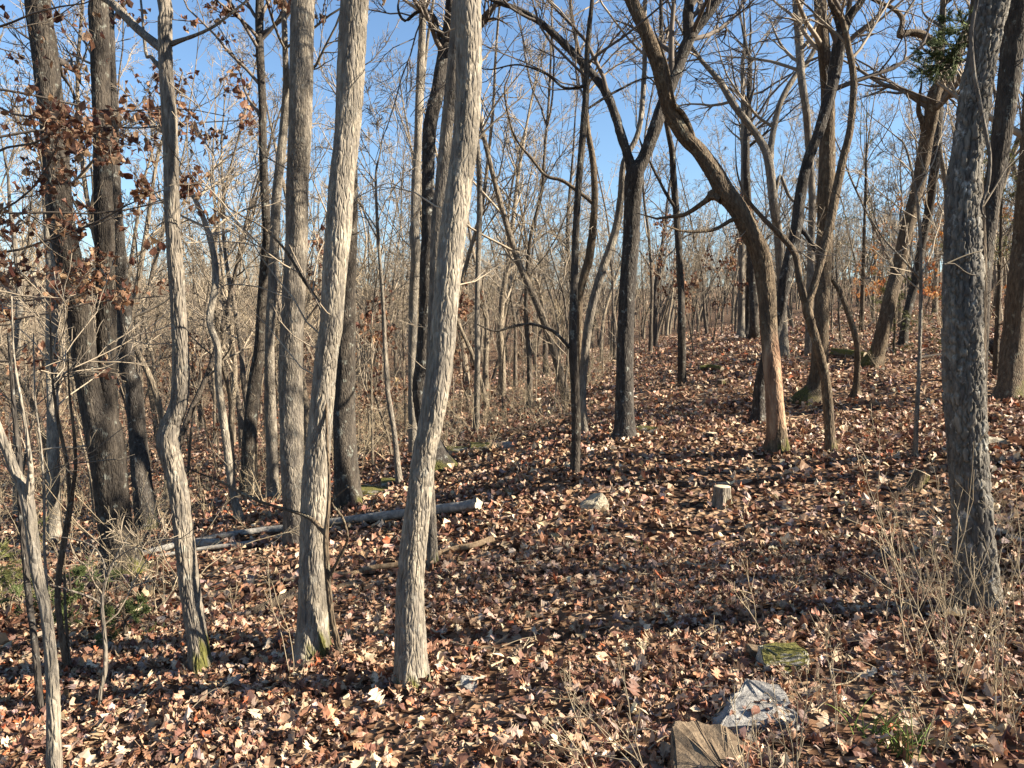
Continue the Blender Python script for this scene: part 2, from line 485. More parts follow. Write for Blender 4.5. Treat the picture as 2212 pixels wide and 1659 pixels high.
def ground_material():
    m, nt, bs = new_mat('forest_floor', .95, .1)
    L = nt.links
    tc = nt.nodes.new('ShaderNodeTexCoord')
    vo = N(nt, 'ShaderNodeTexVoronoi', Scale=11.0); L.new(tc.outputs['Object'], vo.inputs['Vector'])
    sep = nt.nodes.new('ShaderNodeSeparateColor'); L.new(vo.outputs['Color'], sep.inputs[0])
    c = ramp(nt, sep.outputs[0], [(0, (.03, .018, .012)), (.3, (.08, .043, .026)), (.55, (.16, .095, .056)), (.8, (.26, .175, .11)), (1, (.36, .26, .175))])
    nz = N(nt, 'ShaderNodeTexNoise', Scale=.9, Detail=4.0); L.new(tc.outputs['Object'], nz.inputs['Vector'])
    c = mixc(nt, 1.0, c, ramp(nt, nz.outputs['Fac'], [(.35, (.62, .6, .58)), (.65, (1.05, 1.02, 1.0))]), 'MULTIPLY')
    L.new(c, bs.inputs['Base Color'])
    bp = N(nt, 'ShaderNodeBump', Strength=1.0, Distance=.06)
    vb = N(nt, 'ShaderNodeTexVoronoi', Scale=14.0); L.new(tc.outputs['Object'], vb.inputs['Vector'])
    L.new(vb.outputs['Distance'], bp.inputs['Height']); L.new(bp.outputs['Normal'], bs.inputs['Normal'])
    return m
M['ground'] = ground_material()
def rock_mat(name, c1, c2, moss=.0, mosslow=.45):
    m, nt, bs = new_mat(name, .92, .15)
    L = nt.links
    tc = nt.nodes.new('ShaderNodeTexCoord')
    n1 = N(nt, 'ShaderNodeTexNoise', Scale=14.0, Detail=8.0, Roughness=.7); L.new(tc.outputs['Object'], n1.inputs['Vector'])
    c = ramp(nt, n1.outputs['Fac'], [(.3, c1), (.68, c2)])
    if moss:
        geo = nt.nodes.new('ShaderNodeNewGeometry'); sp = nt.nodes.new('ShaderNodeSeparateXYZ'); L.new(geo.outputs['Normal'], sp.inputs[0])
        n2 = N(nt, 'ShaderNodeTexNoise', Scale=9.0, Detail=5.0); L.new(tc.outputs['Object'], n2.inputs['Vector'])
        a = N(nt, 'ShaderNodeMath', operation='MULTIPLY_ADD'); L.new(sp.outputs['Z'], a.inputs[0]); a.inputs[1].default_value = .45; L.new(n2.outputs['Fac'], a.inputs[2])
        f = ramp(nt, a.outputs[0], [(mosslow + .28 * (1 - moss), (0, 0, 0)), (mosslow + .1 + .28 * (1 - moss), (1, 1, 1))])
        n3 = N(nt, 'ShaderNodeTexNoise', Scale=70.0, Detail=3.0); L.new(tc.outputs['Object'], n3.inputs['Vector'])
        c = mixc(nt, f, c, ramp(nt, n3.outputs['Fac'], [(.3, (.04, .038, .012)), (.7, (.17, .155, .045))]))
    L.new(c, bs.inputs['Base Color'])
    bp = N(nt, 'ShaderNodeBump', Strength=1.0, Distance=.018)
    nf = N(nt, 'ShaderNodeTexNoise', Scale=55.0, Detail=8.0, Roughness=.75); L.new(tc.outputs['Object'], nf.inputs['Vector'])
    hs = N(nt, 'ShaderNodeMath', operation='MULTIPLY_ADD'); L.new(nf.outputs['Fac'], hs.inputs[0]); hs.inputs[1].default_value = .45; L.new(n1.outputs['Fac'], hs.inputs[2])
    L.new(hs.outputs[0], bp.inputs['Height']); L.new(bp.outputs['Normal'], bs.inputs['Normal'])
    return m
M['rock_tan'] = rock_mat('rock_tan', (.16, .13, .09), (.42, .37, .28))
M['rock_grey'] = rock_mat('rock_grey', (.15, .14, .13), (.40, .375, .34))
M['rock_slab'] = rock_mat('rock_slab', (.15, .14, .13), (.36, .34, .31))
M['rock_brown'] = rock_mat('rock_brown', (.075, .052, .034), (.22, .165, .11), .0)
M['rock_moss'] = rock_mat('rock_moss', (.17, .16, .13), (.45, .42, .35), .45)
def wood_mat(name, c1, c2):
    m, nt, bs = new_mat(name, .85, .2)
    w = N(nt, 'ShaderNodeTexNoise', Scale=1.0, Detail=5.0); nt.links.new(stretched(nt, 40, 40), w.inputs['Vector'])
    nt.links.new(ramp(nt, w.outputs['Fac'], [(.3, c1), (.7, c2)]), bs.inputs['Base Color'])
    return m
M['cut'] = wood_mat('cut_wood', (.34, .26, .16), (.60, .50, .35))
M['log_grey'] = bark_mat('log_grey', (.13, .125, .118), (.33, .315, .29), (.5, .5, .46), fiss=False)
M['log_brown'] = bark_mat('log_brown', (.13, .085, .05), (.36, .265, .17), None, fiss=False)
M['log_moss'] = rock_mat('log_moss', (.07, .055, .04), (.20, .16, .11), .9)
def plain(name, c1, c2, scale=30, rough=.8, trans=0):
    m, nt, bs = new_mat(name, rough, .2)
    tc = nt.nodes.new('ShaderNodeTexCoord')
    n1 = N(nt, 'ShaderNodeTexNoise', Scale=scale, Detail=2.0); nt.links.new(tc.outputs['Object'], n1.inputs['Vector'])
    nt.links.new(ramp(nt, n1.outputs['Fac'], [(.35, c1), (.65, c2)]), bs.inputs['Base Color'])
    return m
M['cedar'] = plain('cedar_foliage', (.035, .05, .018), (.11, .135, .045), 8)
M['cedar_lit'] = plain('cedar_foliage_lit', (.075, .085, .025), (.20, .20, .07), 8)  # sunlit copy of the cedar foliage, its brightness put into the colour
M['grass'] = plain('grass_blade', (.06, .10, .02), (.16, .20, .05), 20)

# ------------------------------------------------------------------ the ground
def build_ground():
    a = np.concatenate([np.linspace(0, 16, 84), np.geomspace(16.3, 420, 55)])
    xs = np.concatenate([-a[:0:-1], a]); ys = np.concatenate([-np.geomspace(1, 60, 16)[::-1], np.linspace(-.8, 22, 120), np.geomspace(22.4, 420, 55)])
    X, Y = np.meshgrid(xs, ys)
    Z = height(X.ravel(), Y.ravel()).reshape(X.shape)
    g = Geo(); ny, nx = X.shape
    idx = np.arange(nx * ny).reshape(ny, nx)
    f = np.stack([idx[:-1, :-1], idx[:-1, 1:], idx[1:, 1:], idx[1:, :-1]], -1).reshape(-1, 4)
    g.add(np.stack([X, Y, Z], -1), f)
    o = link('ground', g.mesh('ground', M['ground'])); o['kind'] = 'structure'
    return o
ground = build_ground()

# ------------------------------------------------------------------ fallen leaves
def leaf_template(kind):
    """flat leaf along +Y, length 1: verts (n,3), tris"""
    if kind == 'oak':
        ts = [0, .12, .2, .34, .42, .56, .64, .78, .86, 1.0]
        ws = [.012, .02, .16, .07, .30, .10, .36, .11, .22, 0.0]
        sw = [0, 0, .06, 0, .08, 0, .10, 0, .08, 0]
    elif kind == 'round':
        ts = [0, .2, .34, .5, .63, .8, 1.0]
        ws = [.01, .17, .12, .29, .20, .27, .05]
        sw = [0, .03, 0, .03, 0, .03, 0]
    elif kind == 'oval':
        ts = [0, .15, .4, .7, 1.0]; ws = [.01, .04, .22, .2, .0]; sw = [0] * 5
    elif kind == 'mid':
        ts = [0, .3, .55, 1.0]; ws = [.02, .22, .33, .0]; sw = [0, .0, .12, 0]
    else:
        ts = [0, .55, 1.0]; ws = [0.03, .28, .03]; sw = [0, .05, 0]
    n = len(ts)
    v = [(0, t, 0) for t in ts] + [(w, t + s, 0) for t, w, s in zip(ts, ws, sw)] + [(-w * .95, t + s * .9, 0) for t, w, s in zip(ts, ws, sw)]
    f = []
    for i in range(n - 1):
        f += [(i, n + i, n + i + 1), (i, n + i + 1, i + 1), (2 * n + i, i, i + 1), (2 * n + i, i + 1, 2 * n + i + 1)]
    v = np.array(v, float); v[:, 1] -= .5
    return v, np.array(f)
TEMPL = {k: leaf_template(k) for k in ('oak', 'round', 'oval', 'mid', 'far')}
TEMPL['far'] = (np.array([(0, -.5, 0), (.26, .05, 0), (0, .5, 0), (-.24, -.02, 0)], float), np.array([(0, 1, 2), (0, 2, 3)]))
def rotmats(yaw, pitch, roll):
    cy, sy = np.cos(yaw), np.sin(yaw); cp, sp = np.cos(pitch), np.sin(pitch); cr, sr = np.cos(roll), np.sin(roll)
    Rz = np.zeros((len(yaw), 3, 3)); Rz[:, 0, 0] = cy; Rz[:, 0, 1] = -sy; Rz[:, 1, 0] = sy; Rz[:, 1, 1] = cy; Rz[:, 2, 2] = 1
    Rx = np.zeros_like(Rz); Rx[:, 0, 0] = 1; Rx[:, 1, 1] = cp; Rx[:, 1, 2] = -sp; Rx[:, 2, 1] = sp; Rx[:, 2, 2] = cp
    Ry = np.zeros_like(Rz); Ry[:, 1, 1] = 1; Ry[:, 0, 0] = cr; Ry[:, 0, 2] = sr; Ry[:, 2, 0] = -sr; Ry[:, 2, 2] = cr
    return Rz @ Rx @ Ry
def leaves_at(geo, pos, kind, size, tilt=.45, colors=None, curl=1.35, hang=False):
    n = len(pos)
    if n == 0: return
    v, f = TEMPL[kind]
    X = np.repeat(v[None], n, 0)
    fold = rng.normal(0, .45, n)[:, None] * curl; bend = rng.normal(0, .9, n)[:, None] * curl; tw = rng.normal(0, .8, n)[:, None] * curl
    wl = rng.uniform(.75, 1.2, n)[:, None]
    x = X[..., 0] * wl; y = X[..., 1]
    z = np.abs(x) * fold + bend * (y ** 2 - .08) + tw * x * y + rng.normal(0, .02, x.shape) * curl
    X = np.stack([x, y * (1 - .25 * np.abs(bend)), z], -1)
    sz = size * np.exp(rng.normal(0, .27, n))
    if hang:
        Rm = rotmats(rng.uniform(0, 6.28, n), rng.normal(-1.0, .6, n), rng.normal(0, .8, n))
    else:
        Rm = rotmats(rng.uniform(0, 6.28, n), rng.normal(0, tilt, n), rng.normal(0, tilt, n))
    X = np.einsum('nij,nvj->nvi', Rm, X) * sz[:, None, None] + pos[:, None]
    if colors is None:
        colors = LEAF_COLS[rng.choice(len(LEAF_COLS), n, p=LEAF_W)]
    colors = np.clip(colors * rng.uniform(.75, 1.2, (n, 1)) * rng.normal(1, .04, (n, 3)), 0, .8)
    nv = len(v)
    F_ = (f[None] + (np.arange(n) * nv)[:, None, None]).reshape(-1, 3)
    geo.add(X, F_, 0, Col=np.repeat(colors, nv, 0))

def wedge(n, r0, r1, a=.86):
    r = np.sqrt(rng.uniform(r0 ** 2, r1 ** 2, n)); th = rng.uniform(-a, a, n)
    return r * np.sin(th), r * np.cos(th)
def scatter(n, r0, r1, kind, size, lift, geo, tilt, a=.86):
    x, y = wedge(n, r0, r1, a)
    # litter is thicker in drifts
    keep = rng.uniform(size=n) < np.clip(.72 + .35 * np.sin(x * 1.1 + 2) * np.sin(y * .9) + .2 * np.sin(x * 2.7 - y * 1.7), .35, 1)
    # a worn patch of bare soil beside the mossy rock
    bare = np.exp(-(((x - 1.75) / .42) ** 2 + ((y - 3.75) / .5) ** 2))
    keep &= rng.uniform(size=n) > bare * .6
    x = x[keep]; y = y[keep]
    z = height(x, y) + rng.uniform(.002, lift, len(x)) + .03 * np.clip(np.sin(x * 3.1 + y) * np.sin(y * 2.6 - x), 0, 1)
    leaves_at(geo, np.stack([x, y, z], 1), kind, size, tilt)
g = Geo()
scatter(12500, 2.0, 7.0, 'oak', .080, .05, g, .5)
scatter(10500, 2.0, 7.0, 'round', .074, .05, g, .5)
scatter(9000, 2.0, 7.0, 'oval', .055, .055, g, .6)
scatter(9000, 2.0, 7.0, 'far', .035, .05, g, .5)
scatter(32000, 6.8, 13.5, 'mid', .092, .06, g, .55)
scatter(52000, 13.3, 26, 'far', .12, .07, g, .5, .8)
scatter(50000, 26, 60, 'far', .17, .10, g, .55, .75)
lo = link('leaf_litter', g.mesh('leaf_litter', M['litter'], False)); lo['kind'] = 'stuff'
lo['label'] = 'thick carpet of dry brown oak leaves covering the forest floor'; lo['category'] = 'leaf litter'
# the largest single leaves, each an object under the ground
single = []
for kind in ('oak', 'oak', 'oak', 'round', 'round', 'oval'):
    gg = Geo(); leaves_at(gg, np.zeros((1, 3)), kind, 1.0, 0.0, np.array([[.4, .3, .2]]), .8)
    gg.at = {}
    single.append(gg.mesh('fallen_leaf', M['leaf_single'], False))
for i in range(290):
    r = math.sqrt(random.uniform(2.6 ** 2, 5.2 ** 2)); th = random.uniform(-.62, .62)
    x, y = r * math.sin(th), r * math.cos(th)
    o = link('fallen_leaf', single[i % len(single)], ground, (x, y, gz(x, y) + random.uniform(.045, .075)))
    s = random.uniform(.07, .108); o.scale = (s, s, s)
    o.rotation_euler = (random.gauss(0, .4), random.gauss(0, .4), random.uniform(0, 6.28))

# ------------------------------------------------------------------ the trees one can tell apart
# stems: picture points (x, y, width) of a 2212-wide view, from the base up; depth comes from where the base meets the ground
TREES = [
 dict(label='leaning pale sapling with a broken fork at knee height beside low green cedar', mat='pale', bark='fine', near=2, H=4.5, hc=9,
      base=(121, 1722), stems=[[(121, 1722, 36), (117, 1659, 33), (114, 1480, 28), (100, 1330, 25), (78, 1229, 26), (60, 1085, 27), (46, 1045, 26), (30, 1012, 22), (8, 955, 20), (-30, 860, 17), (-60, 760, 14)],
             [(60, 1085, 18), (66, 1020, 12), (60, 960, 9), (48, 880, 7), (30, 770, 5), (25, 640, 3)]], ext=1.0),
 dict(label='thin dark sapling with pale lichen blotches hugging the leaning pale sapling', mat='black', bark='smooth', near=1, H=4, hc=9,
      base=(94, 1560), stems=[[(94, 1560, 17), (85, 1500, 16), (76, 1400, 15), (62, 1290, 14), (52, 1180, 14), (45, 1090, 13), (42, 1000, 11), (30, 880, 9), (18, 720, 6)]], ext=.6),
 dict(label='slim brown twin-stemmed sapling with a bend in front of the dark oak', mat='brown', bark='smooth', near=1, H=5, hc=1.6, n1=9,
      base=(147, 1462), stems=[[(147, 1462, 15), (136, 1390, 14), (125, 1305, 13), (128, 1235, 13), (140, 1160, 13), (152, 1085, 12), (148, 1040, 9), (143, 990, 8), (125, 905, 7), (112, 800, 5), (108, 640, 3)],
             [(152, 1085, 10), (163, 1010, 8), (160, 940, 7), (150, 850, 5), (146, 760, 3)],
             [(150, 1440, 8), (146, 1390, 7), (140, 1290, 6), (139, 1180, 4), (130, 1090, 3)]], ext=.6),
 dict(label='straight whip-thin pale shoot rising from the crotch of the leaning pale sapling', mat='pale', bark='smooth', near=1, H=3, hc=1.2, n1=5,
      base=(103, 1470), stems=[[(103, 1470, 8), (101, 1285, 7), (96, 1180, 6), (95, 1060, 6), (88, 960, 5), (76, 860, 4), (72, 720, 3)]], ext=.3),
 dict(label='crooked knee-high grey sapling with wide spreading twigs before the dark oak', mat='grey', bark='smooth', near=1, H=2, hc=.5, n1=4,
      base=(219, 1550), stems=[[(219, 1550, 10), (216, 1500, 9), (228, 1440, 10), (225, 1360, 8), (220, 1305, 8), (228, 1255, 8), (250, 1205, 7), (282, 1155, 5), (330, 1130, 3)],
             [(220, 1305, 6), (190, 1288, 5), (150, 1275, 4), (108, 1262, 3)],
             [(230, 1250, 5), (222, 1210, 4), (200, 1180, 4), (160, 1165, 3), (110, 1158, 2)]], ext=0),
 dict(label='large dark oak with two trunks joined at its base', mat='dark', bark='ridge', near=2, H=14, hc=5, n1=10, moss=.15,
      base=(270, 1246), stems=[[(272, 1246, 105), (262, 1205, 84), (252, 1150, 73), (246, 1100, 71), (234, 1000, 75), (222, 930, 76), (203, 870, 60), (187, 800, 50), (174, 700, 49), (155, 600, 52), (136, 500, 54), (125, 400, 53), (118, 300, 52), (106, 200, 50), (95, 100, 50), (82, 0, 49)],
             [(236, 985, 44), (234, 920, 43), (232, 850, 42), (230, 800, 40), (230, 700, 40), (228, 600, 38), (225, 500, 39), (223, 400, 38), (221, 300, 37), (218, 200, 38), (216, 100, 39), (215, 0, 38)]], ext=7),
 dict(label='slim dark tree standing close behind the two-trunked oak', mat='black', bark='ridge', near=1, H=10, hc=6, n1=8, moss=.25,
      base=(323, 1155), stems=[[(323, 1155, 46), (316, 1100, 43), (305, 1030, 42), (297, 930, 36), (288, 830, 34), (275, 800, 33), (270, 700, 32), (261, 600, 29), (255, 500, 24), (250, 400, 21), (246, 250, 18), (240, 100, 16), (236, 0, 15)]], ext=3),
 dict(label='pale grey tree with a sharp elbow in its lower trunk and a mossy foot', mat='grey', bark='ridge', near=2, H=9, hc=5.5, n1=7, moss=.20, moss_az=-.3, leaves='right',
      base=(434, 1454), stems=[[(436, 1454, 56), (431, 1420, 49), (425, 1370, 46), (412, 1280, 44), (400, 1180, 43), (388, 1080, 42), (375, 1010, 43), (362, 960, 49), (368, 920, 45), (385, 880, 40), (391, 830, 38), (390, 750, 36), (384, 650, 34), (377, 550, 33), (371, 450, 33), (369, 350, 32), (366, 250, 31), (359, 150, 29), (356, 50, 28), (354, 0, 28)],
             [(360, 112, 20), (330, 90, 19), (300, 65, 18), (270, 35, 18), (240, 5, 17), (195, -18, 15), (120, -40, 12), (40, -90, 8)],
             [(368, 96, 10), (395, 86, 8), (425, 75, 7), (465, 55, 6), (525, 8, 5), (590, -50, 4), (650, -120, 3)],
             [(352, 148, 12), (336, 135, 9), (326, 122, 8), (315, 113, 7)]], ext=3.5),
 dict(label='tall grey-brown tree with flaky bark and a thin crooked sapling against it', mat='pale', bark='flaky', near=2, H=12, hc=6, n1=8, moss=.17, moss_az=-.2,
      base=(676, 1424), stems=[[(676, 1424, 92), (675, 1385, 76), (675, 1330, 67), (676, 1230, 60), (679, 1130, 58), (682, 1030, 57), (690, 930, 53), (699, 830, 51), (708, 750, 51), (716, 700, 51), (722, 600, 53), (732, 500, 56), (738, 400, 54), (748, 300, 53), (755, 200, 57), (761, 100, 58), (767, 0, 59)]], ext=6),
 dict(label='thin crooked sapling with forked stems leaning on the flaky-barked trunk', mat='brown', bark='smooth', near=1, H=4, hc=2.0, n1=6,
      base=(738, 1432), stems=[[(738, 1432, 16), (728, 1385, 14), (716, 1330, 13), (709, 1260, 13), (704, 1190, 13), (704, 1152, 12), (709, 1100, 9), (711, 1030, 7), (706, 930, 6), (704, 830, 6), (703, 725, 9), (691, 660, 8), (656, 605, 8), (616, 540, 7), (566, 490, 6), (520, 465, 5), (455, 420, 3)],
             [(704, 1152, 11), (690, 1138, 10), (666, 1117, 9), (616, 1100, 7), (566, 1085, 7), (516, 1062, 6), (475, 1040, 5), (430, 1022, 4), (388, 1003, 3)],
             [(710, 1250, 8), (728, 1215, 7), (748, 1175, 7), (750, 1150, 6), (738, 1115, 6), (716, 1085, 5), (735, 1065, 4), (752, 1052, 3)],
             [(676, 1432, 6), (674, 1380, 5), (680, 1320, 6), (702, 1272, 6)]], ext=.4, front=.35),
 dict(label='straight thick grey oak trunk behind the flaky-barked tree', mat='grey', bark='ridge', near=2, H=14, hc=7, n1=9, leaves='high',
      base=(641, 1180), stems=[[(641, 1180, 64), (637, 1120, 52), (634, 1060, 50), (631, 980, 51), (629, 900, 51), (628, 830, 51), (629, 750, 49), (636, 600, 49), (641, 500, 49), (643, 400, 48), (647, 300, 48), (650, 200, 48), (652, 100, 49), (655, 0, 49)]], ext=6),
 dict(label='dark rough oak trunk with mossy stones at its foot', mat='dark', bark='ridge', near=1, H=12, hc=7, n1=7, moss=.14,
      base=(754, 1094), stems=[[(754, 1094, 76), (750, 1050, 60), (746, 980, 52), (744, 900, 48), (744, 830, 46), (747, 700, 42), (752, 550, 38), (755, 400, 34), (757, 250, 30), (760, 100, 28), (764, 0, 26)]], ext=3),
 dict(label='tall trunk in the open, sunlit half cream and half dark, with flaky bark', mat='pale', bark='flaky', near=2, H=12, hc=6, n1=8, moss=.07, moss_az=-1.2,
      base=(889, 1480), stems=[[(889, 1480, 84), (889, 1440, 77), (887, 1380, 72), (886, 1280, 61), (893, 1180, 58), (905, 1080, 54), (916, 980, 52), (927, 930, 53), (945, 830, 57), (953, 780, 56), (960, 700, 57), (968, 600, 57), (978, 500, 59), (992, 400, 58), (1005, 300, 56), (1012, 200, 55), (1013, 100, 56), (1011, 0, 56)]], ext=6),
 dict(label='small trunk with a mossy foot just behind the half-sunlit trunk', mat='grey', bark='fine', near=1, H=9, hc=5, n1=5, moss=.12, moss_az=-.5,
      base=(936, 1230), stems=[[(936, 1230, 30), (934, 1190, 25), (931, 1130, 23), (926, 1000, 23), (930, 830, 24), (940, 600, 26), (946, 475, 28), (956, 375, 28), (968, 250, 27), (978, 150, 26), (985, 60, 26), (990, 0, 25)]], ext=4),
 dict(label='black-barked leaning tree with a stub branch and a broad mossy foot', mat='black', bark='ridge', near=1, H=12, hc=6, n1=8, moss=.10, moss_az=-1.2,
      base=(944, 1014), stems=[[(946, 1014, 96), (938, 980, 62), (925, 940, 44), (910, 880, 34), (906, 830, 32), (913, 780, 32), (919, 700, 31), (921, 600, 30), (925, 500, 29), (924, 400, 27), (927, 300, 29), (933, 250, 29), (945, 200, 29), (953, 150, 28), (962, 100, 27), (971, 50, 26), (976, 0, 26)],
             [(978, 110, 17), (968, 92, 16), (955, 73, 14), (941, 61, 12)],
             [(953, 150, 8), (940, 40, 9), (905, 25, 8), (875, 45, 7), (860, 20, 5), (866, -20, 4)]], ext=4),
 dict(label='pale slender trunk behind the black-barked leaning tree', mat='pale', bark='fine', near=1, H=13, hc=7, n1=9,
      base=(893, 925), stems=[[(893, 925, 24), (891, 800, 19), (893, 650, 20), (898, 560, 23), (897, 500, 20), (898, 400, 19), (903, 300, 17), (906, 200, 18), (911, 100, 16), (914, 0, 15)],
             [(898, 560, 12), (888, 500, 9), (908, 420, 9), (905, 330, 8), (920, 120, 7), (935, 10, 6)]], ext=3, depth=14.5),
 dict(label='straight thin dark tree standing alone near the pale angular stone', mat='dark', bark='fine', near=1, H=9, hc=4.4, n1=9, moss=.0,
      base=(1241, 1032), stems=[[(1241, 1032, 28), (1243, 990, 22), (1244, 930, 21), (1242, 830, 20), (1238, 750, 19), (1239, 650, 17), (1244, 500, 16), (1250, 400, 15), (1258, 300, 15), (1266, 200, 14), (1269, 100, 11), (1279, 0, 9)],
             [(1238, 760, 9), (1222, 742, 8), (1194, 715, 8), (1149, 700, 7), (1109, 705, 6), (1069, 715, 5), (1030, 700, 3)],
             [(1262, 240, 6), (1300, 215, 6), (1345, 190, 5), (1390, 170, 4), (1450, 165, 3)],
             [(1264, 185, 6), (1220, 190, 6), (1180, 160, 5), (1120, 140, 4), (1060, 150, 3)]], ext=1.5),
 dict(label='bowed slender tree leaning towards the forked black oak', mat='grey', bark='fine', near=1, H=10, hc=5, n1=8,
      base=(1266, 952), stems=[[(1266, 952, 17), (1259, 870, 16), (1261, 800, 17), (1271, 700, 19), (1296, 600, 20), (1329, 500, 18), (1341, 425, 15), (1348, 350, 13), (1380, 280, 12), (1392, 150, 11), (1394, 0, 9)]], ext=2, depth=11.6),
 dict(label='slender tree with a kinked stem just behind the thin dark tree', mat='brown', bark='fine', near=1, H=10, hc=5, n1=9,
      base=(1252, 905), stems=[[(1252, 905, 17), (1250, 780, 17), (1251, 650, 17), (1261, 600, 19), (1274, 550, 19), (1284, 450, 15), (1281, 350, 14), (1269, 275, 12), (1262, 180, 10), (1240, 60, 8), (1232, 0, 6)],
             [(1281, 440, 9), (1258, 420, 9), (1215, 390, 8), (1180, 380, 7), (1150, 345, 6), (1110, 290, 5), (1090, 200, 4)]], ext=2, depth=12.5),
 dict(label='black oak forking into a wide Y above head height', mat='black', bark='ridge', near=1, H=11, hc=4.2, n1=10, moss=.0,
      base=(1349, 948), stems=[[(1349, 948, 60), (1350, 915, 45), (1349, 830, 39), (1350, 750, 38), (1354, 650, 36), (1361, 550, 35), (1366, 450, 36), (1372, 375, 40), (1389, 345, 31), (1414, 280, 30), (1429, 235, 30), (1454, 170, 29), (1474, 120, 28), (1494, 75, 27), (1519, 45, 23), (1544, 10, 20), (1556, -10, 19)],
             [(1370, 390, 26), (1358, 342, 22), (1341, 290, 21), (1326, 240, 20), (1309, 200, 20), (1284, 165, 18), (1254, 132, 18), (1219, 95, 17), (1169, 50, 15), (1119, 20, 12), (1069, 2, 10), (1000, -40, 8)],
             [(1488, 85, 24), (1486, 30, 24), (1489, 0, 22), (1480, -80, 18), (1490, -200, 12)]], ext=2.5),
 dict(label='great curved tree arching over the clearing, with barkless lower trunk and burl', mat='brown', bark='ridge', near=2, H=10, hc=5.2, n1=8, moss=.16, moss_az=-.4, bare=(.36, 1.62),
      base=(1676, 979), stems=[[(1676, 979, 60), (1677, 950, 48), (1677, 920, 41), (1674, 870, 37), (1669, 800, 37), (1660, 700, 36), (1655, 625, 39), (1643, 550, 42), (1619, 500, 45), (1596, 455, 47), (1566, 415, 50), (1544, 375, 46), (1509, 325, 43), (1484, 300, 42), (1454, 250, 38), (1437, 200, 34), (1424, 150, 32), (1407, 100, 32), (1387, 50, 30), (1364, 0, 29), (1340, -60, 27)],
             [(1600, 470, 12), (1579, 476, 9), (1544, 495, 8), (1504, 500, 7), (1469, 498, 5), (1440, 488, 3)],
             [(1560, 425, 30), (1545, 421, 26), (1533, 424, 20), (1527, 432, 13)],
             [(1500, 312, 13), (1490, 275, 11), (1475, 245, 10), (1460, 230, 9), (1452, 205, 7)]], ext=2.5),
 dict(label='dark leaning tree crossing behind the great curved tree', mat='black', bark='ridge', near=1, H=10, hc=4.5, n1=10,
      base=(1637, 913), stems=[[(1637, 913, 38), (1639, 880, 29), (1642, 830, 26), (1660, 755, 26), (1681, 690, 26), (1697, 600, 26), (1719, 500, 26), (1729, 425, 25), (1744, 350, 23), (1767, 290, 23), (1787, 225, 25), (1802, 160, 27), (1814, 90, 28), (1824, 55, 26), (1842, 25, 22), (1862, 0, 19)],
             [(1818, 70, 17), (1807, 35, 15), (1795, 5, 14), (1780, -60, 11)],
             [(1715, 480, 12), (1740, 505, 11), (1762, 540, 10)]], ext=2.5),
 dict(label='slender brown tree forking low into a V, with a mossy foot', mat='brown', bark='fine', near=1, H=9, hc=4.2, n1=8, moss=.12, moss_az=-.6,
      base=(1796, 981), stems=[[(1796, 981, 31), (1793, 945, 23), (1789, 880, 22), (1783, 820, 21), (1767, 750, 20), (1752, 700, 20), (1744, 660, 22), (1759, 615, 17), (1777, 550, 19), (1794, 475, 20), (1809, 400, 19), (1822, 340, 17), (1837, 275, 15), (1844, 175, 14), (1834, 110, 14), (1822, 50, 13), (1807, 25, 12), (1792, 0, 10)],
             [(1745, 662, 17), (1729, 615, 15), (1717, 550, 14), (1687, 510, 13), (1652, 475, 11), (1622, 440, 8), (1600, 400, 5)]], ext=1.5),
 dict(label='sturdy grey-brown oak with roots flaring behind the V-forked tree', mat='brown', bark='ridge', near=1, H=13, hc=5, n1=11, moss=.18, moss_az=3.0,
      base=(1757, 866), stems=[[(1752, 866, 74), (1762, 840, 46), (1768, 800, 35), (1774, 700, 33), (1778, 600, 33), (1782, 500, 33), (1785, 400, 34), (1787, 300, 32), (1788, 200, 29), (1779, 100, 26), (1771, 0, 24)],
             [(1750, 845, 22), (1735, 855, 17), (1718, 866, 11), (1700, 874, 6)],
             [(1787, 260, 16), (1800, 190, 16), (1812, 120, 14), (1830, 40, 12), (1840, -30, 10)]], ext=4),
 dict(label='grey tree splitting into two bent limbs behind the dark leaning tree', mat='grey', bark='fine', near=1, H=11, hc=5, n1=11,
      base=(1692, 770), stems=[[(1692, 770, 26), (1690, 680, 20), (1686, 580, 19), (1680, 500, 19), (1672, 450, 19), (1660, 345, 20), (1640, 300, 18), (1619, 270, 18), (1584, 225, 17), (1554, 175, 15), (1519, 135, 12), (1499, 108, 10), (1470, 60, 7)],
             [(1661, 345, 16), (1672, 275, 14), (1687, 220, 13), (1717, 165, 12), (1747, 130, 11), (1767, 80, 9), (1775, 0, 7)],
             [(1672, 440, 8), (1685, 380, 8), (1705, 425, 7)]], ext=2),
 dict(label='straight pale-grey trunk rising beside the sturdy brown oak', mat='grey', bark='fine', near=1, H=12, hc=6, n1=10,
      base=(1746, 768), stems=[[(1746, 768, 18), (1750, 600, 15), (1754, 425, 15), (1746, 300, 15), (1740, 230, 16), (1731, 165, 17), (1727, 100, 18), (1722, 25, 18), (1720, -20, 17)]], ext=3, depth=17),
 dict(label='mossy tree leaning right and hooking back over at its top', mat='brown', bark='ridge', near=1, H=10, hc=4.5, n1=10, moss=.25, moss_az=2.6,
      base=(1888, 786), stems=[[(1886, 786, 48), (1893, 765, 36), (1900, 745, 32), (1922, 650, 30), (1942, 575, 29), (1957, 500, 28), (1984, 400, 27), (1993, 350, 28), (2001, 300, 27), (2012, 250, 28), (2018, 205, 28), (2037, 170, 26), (2060, 120, 20), (2090, 60, 15)],
             [(2034, 175, 18), (2030, 120, 17), (2020, 95, 17), (1992, 75, 17), (1965, 70, 15), (1942, 77, 13), (1950, 45, 11), (1932, 20, 10), (1892, 2, 8), (1850, -20, 6)],
             [(1999, 300, 15), (1992, 262, 13), (1984, 240, 11)]], ext=1.5),
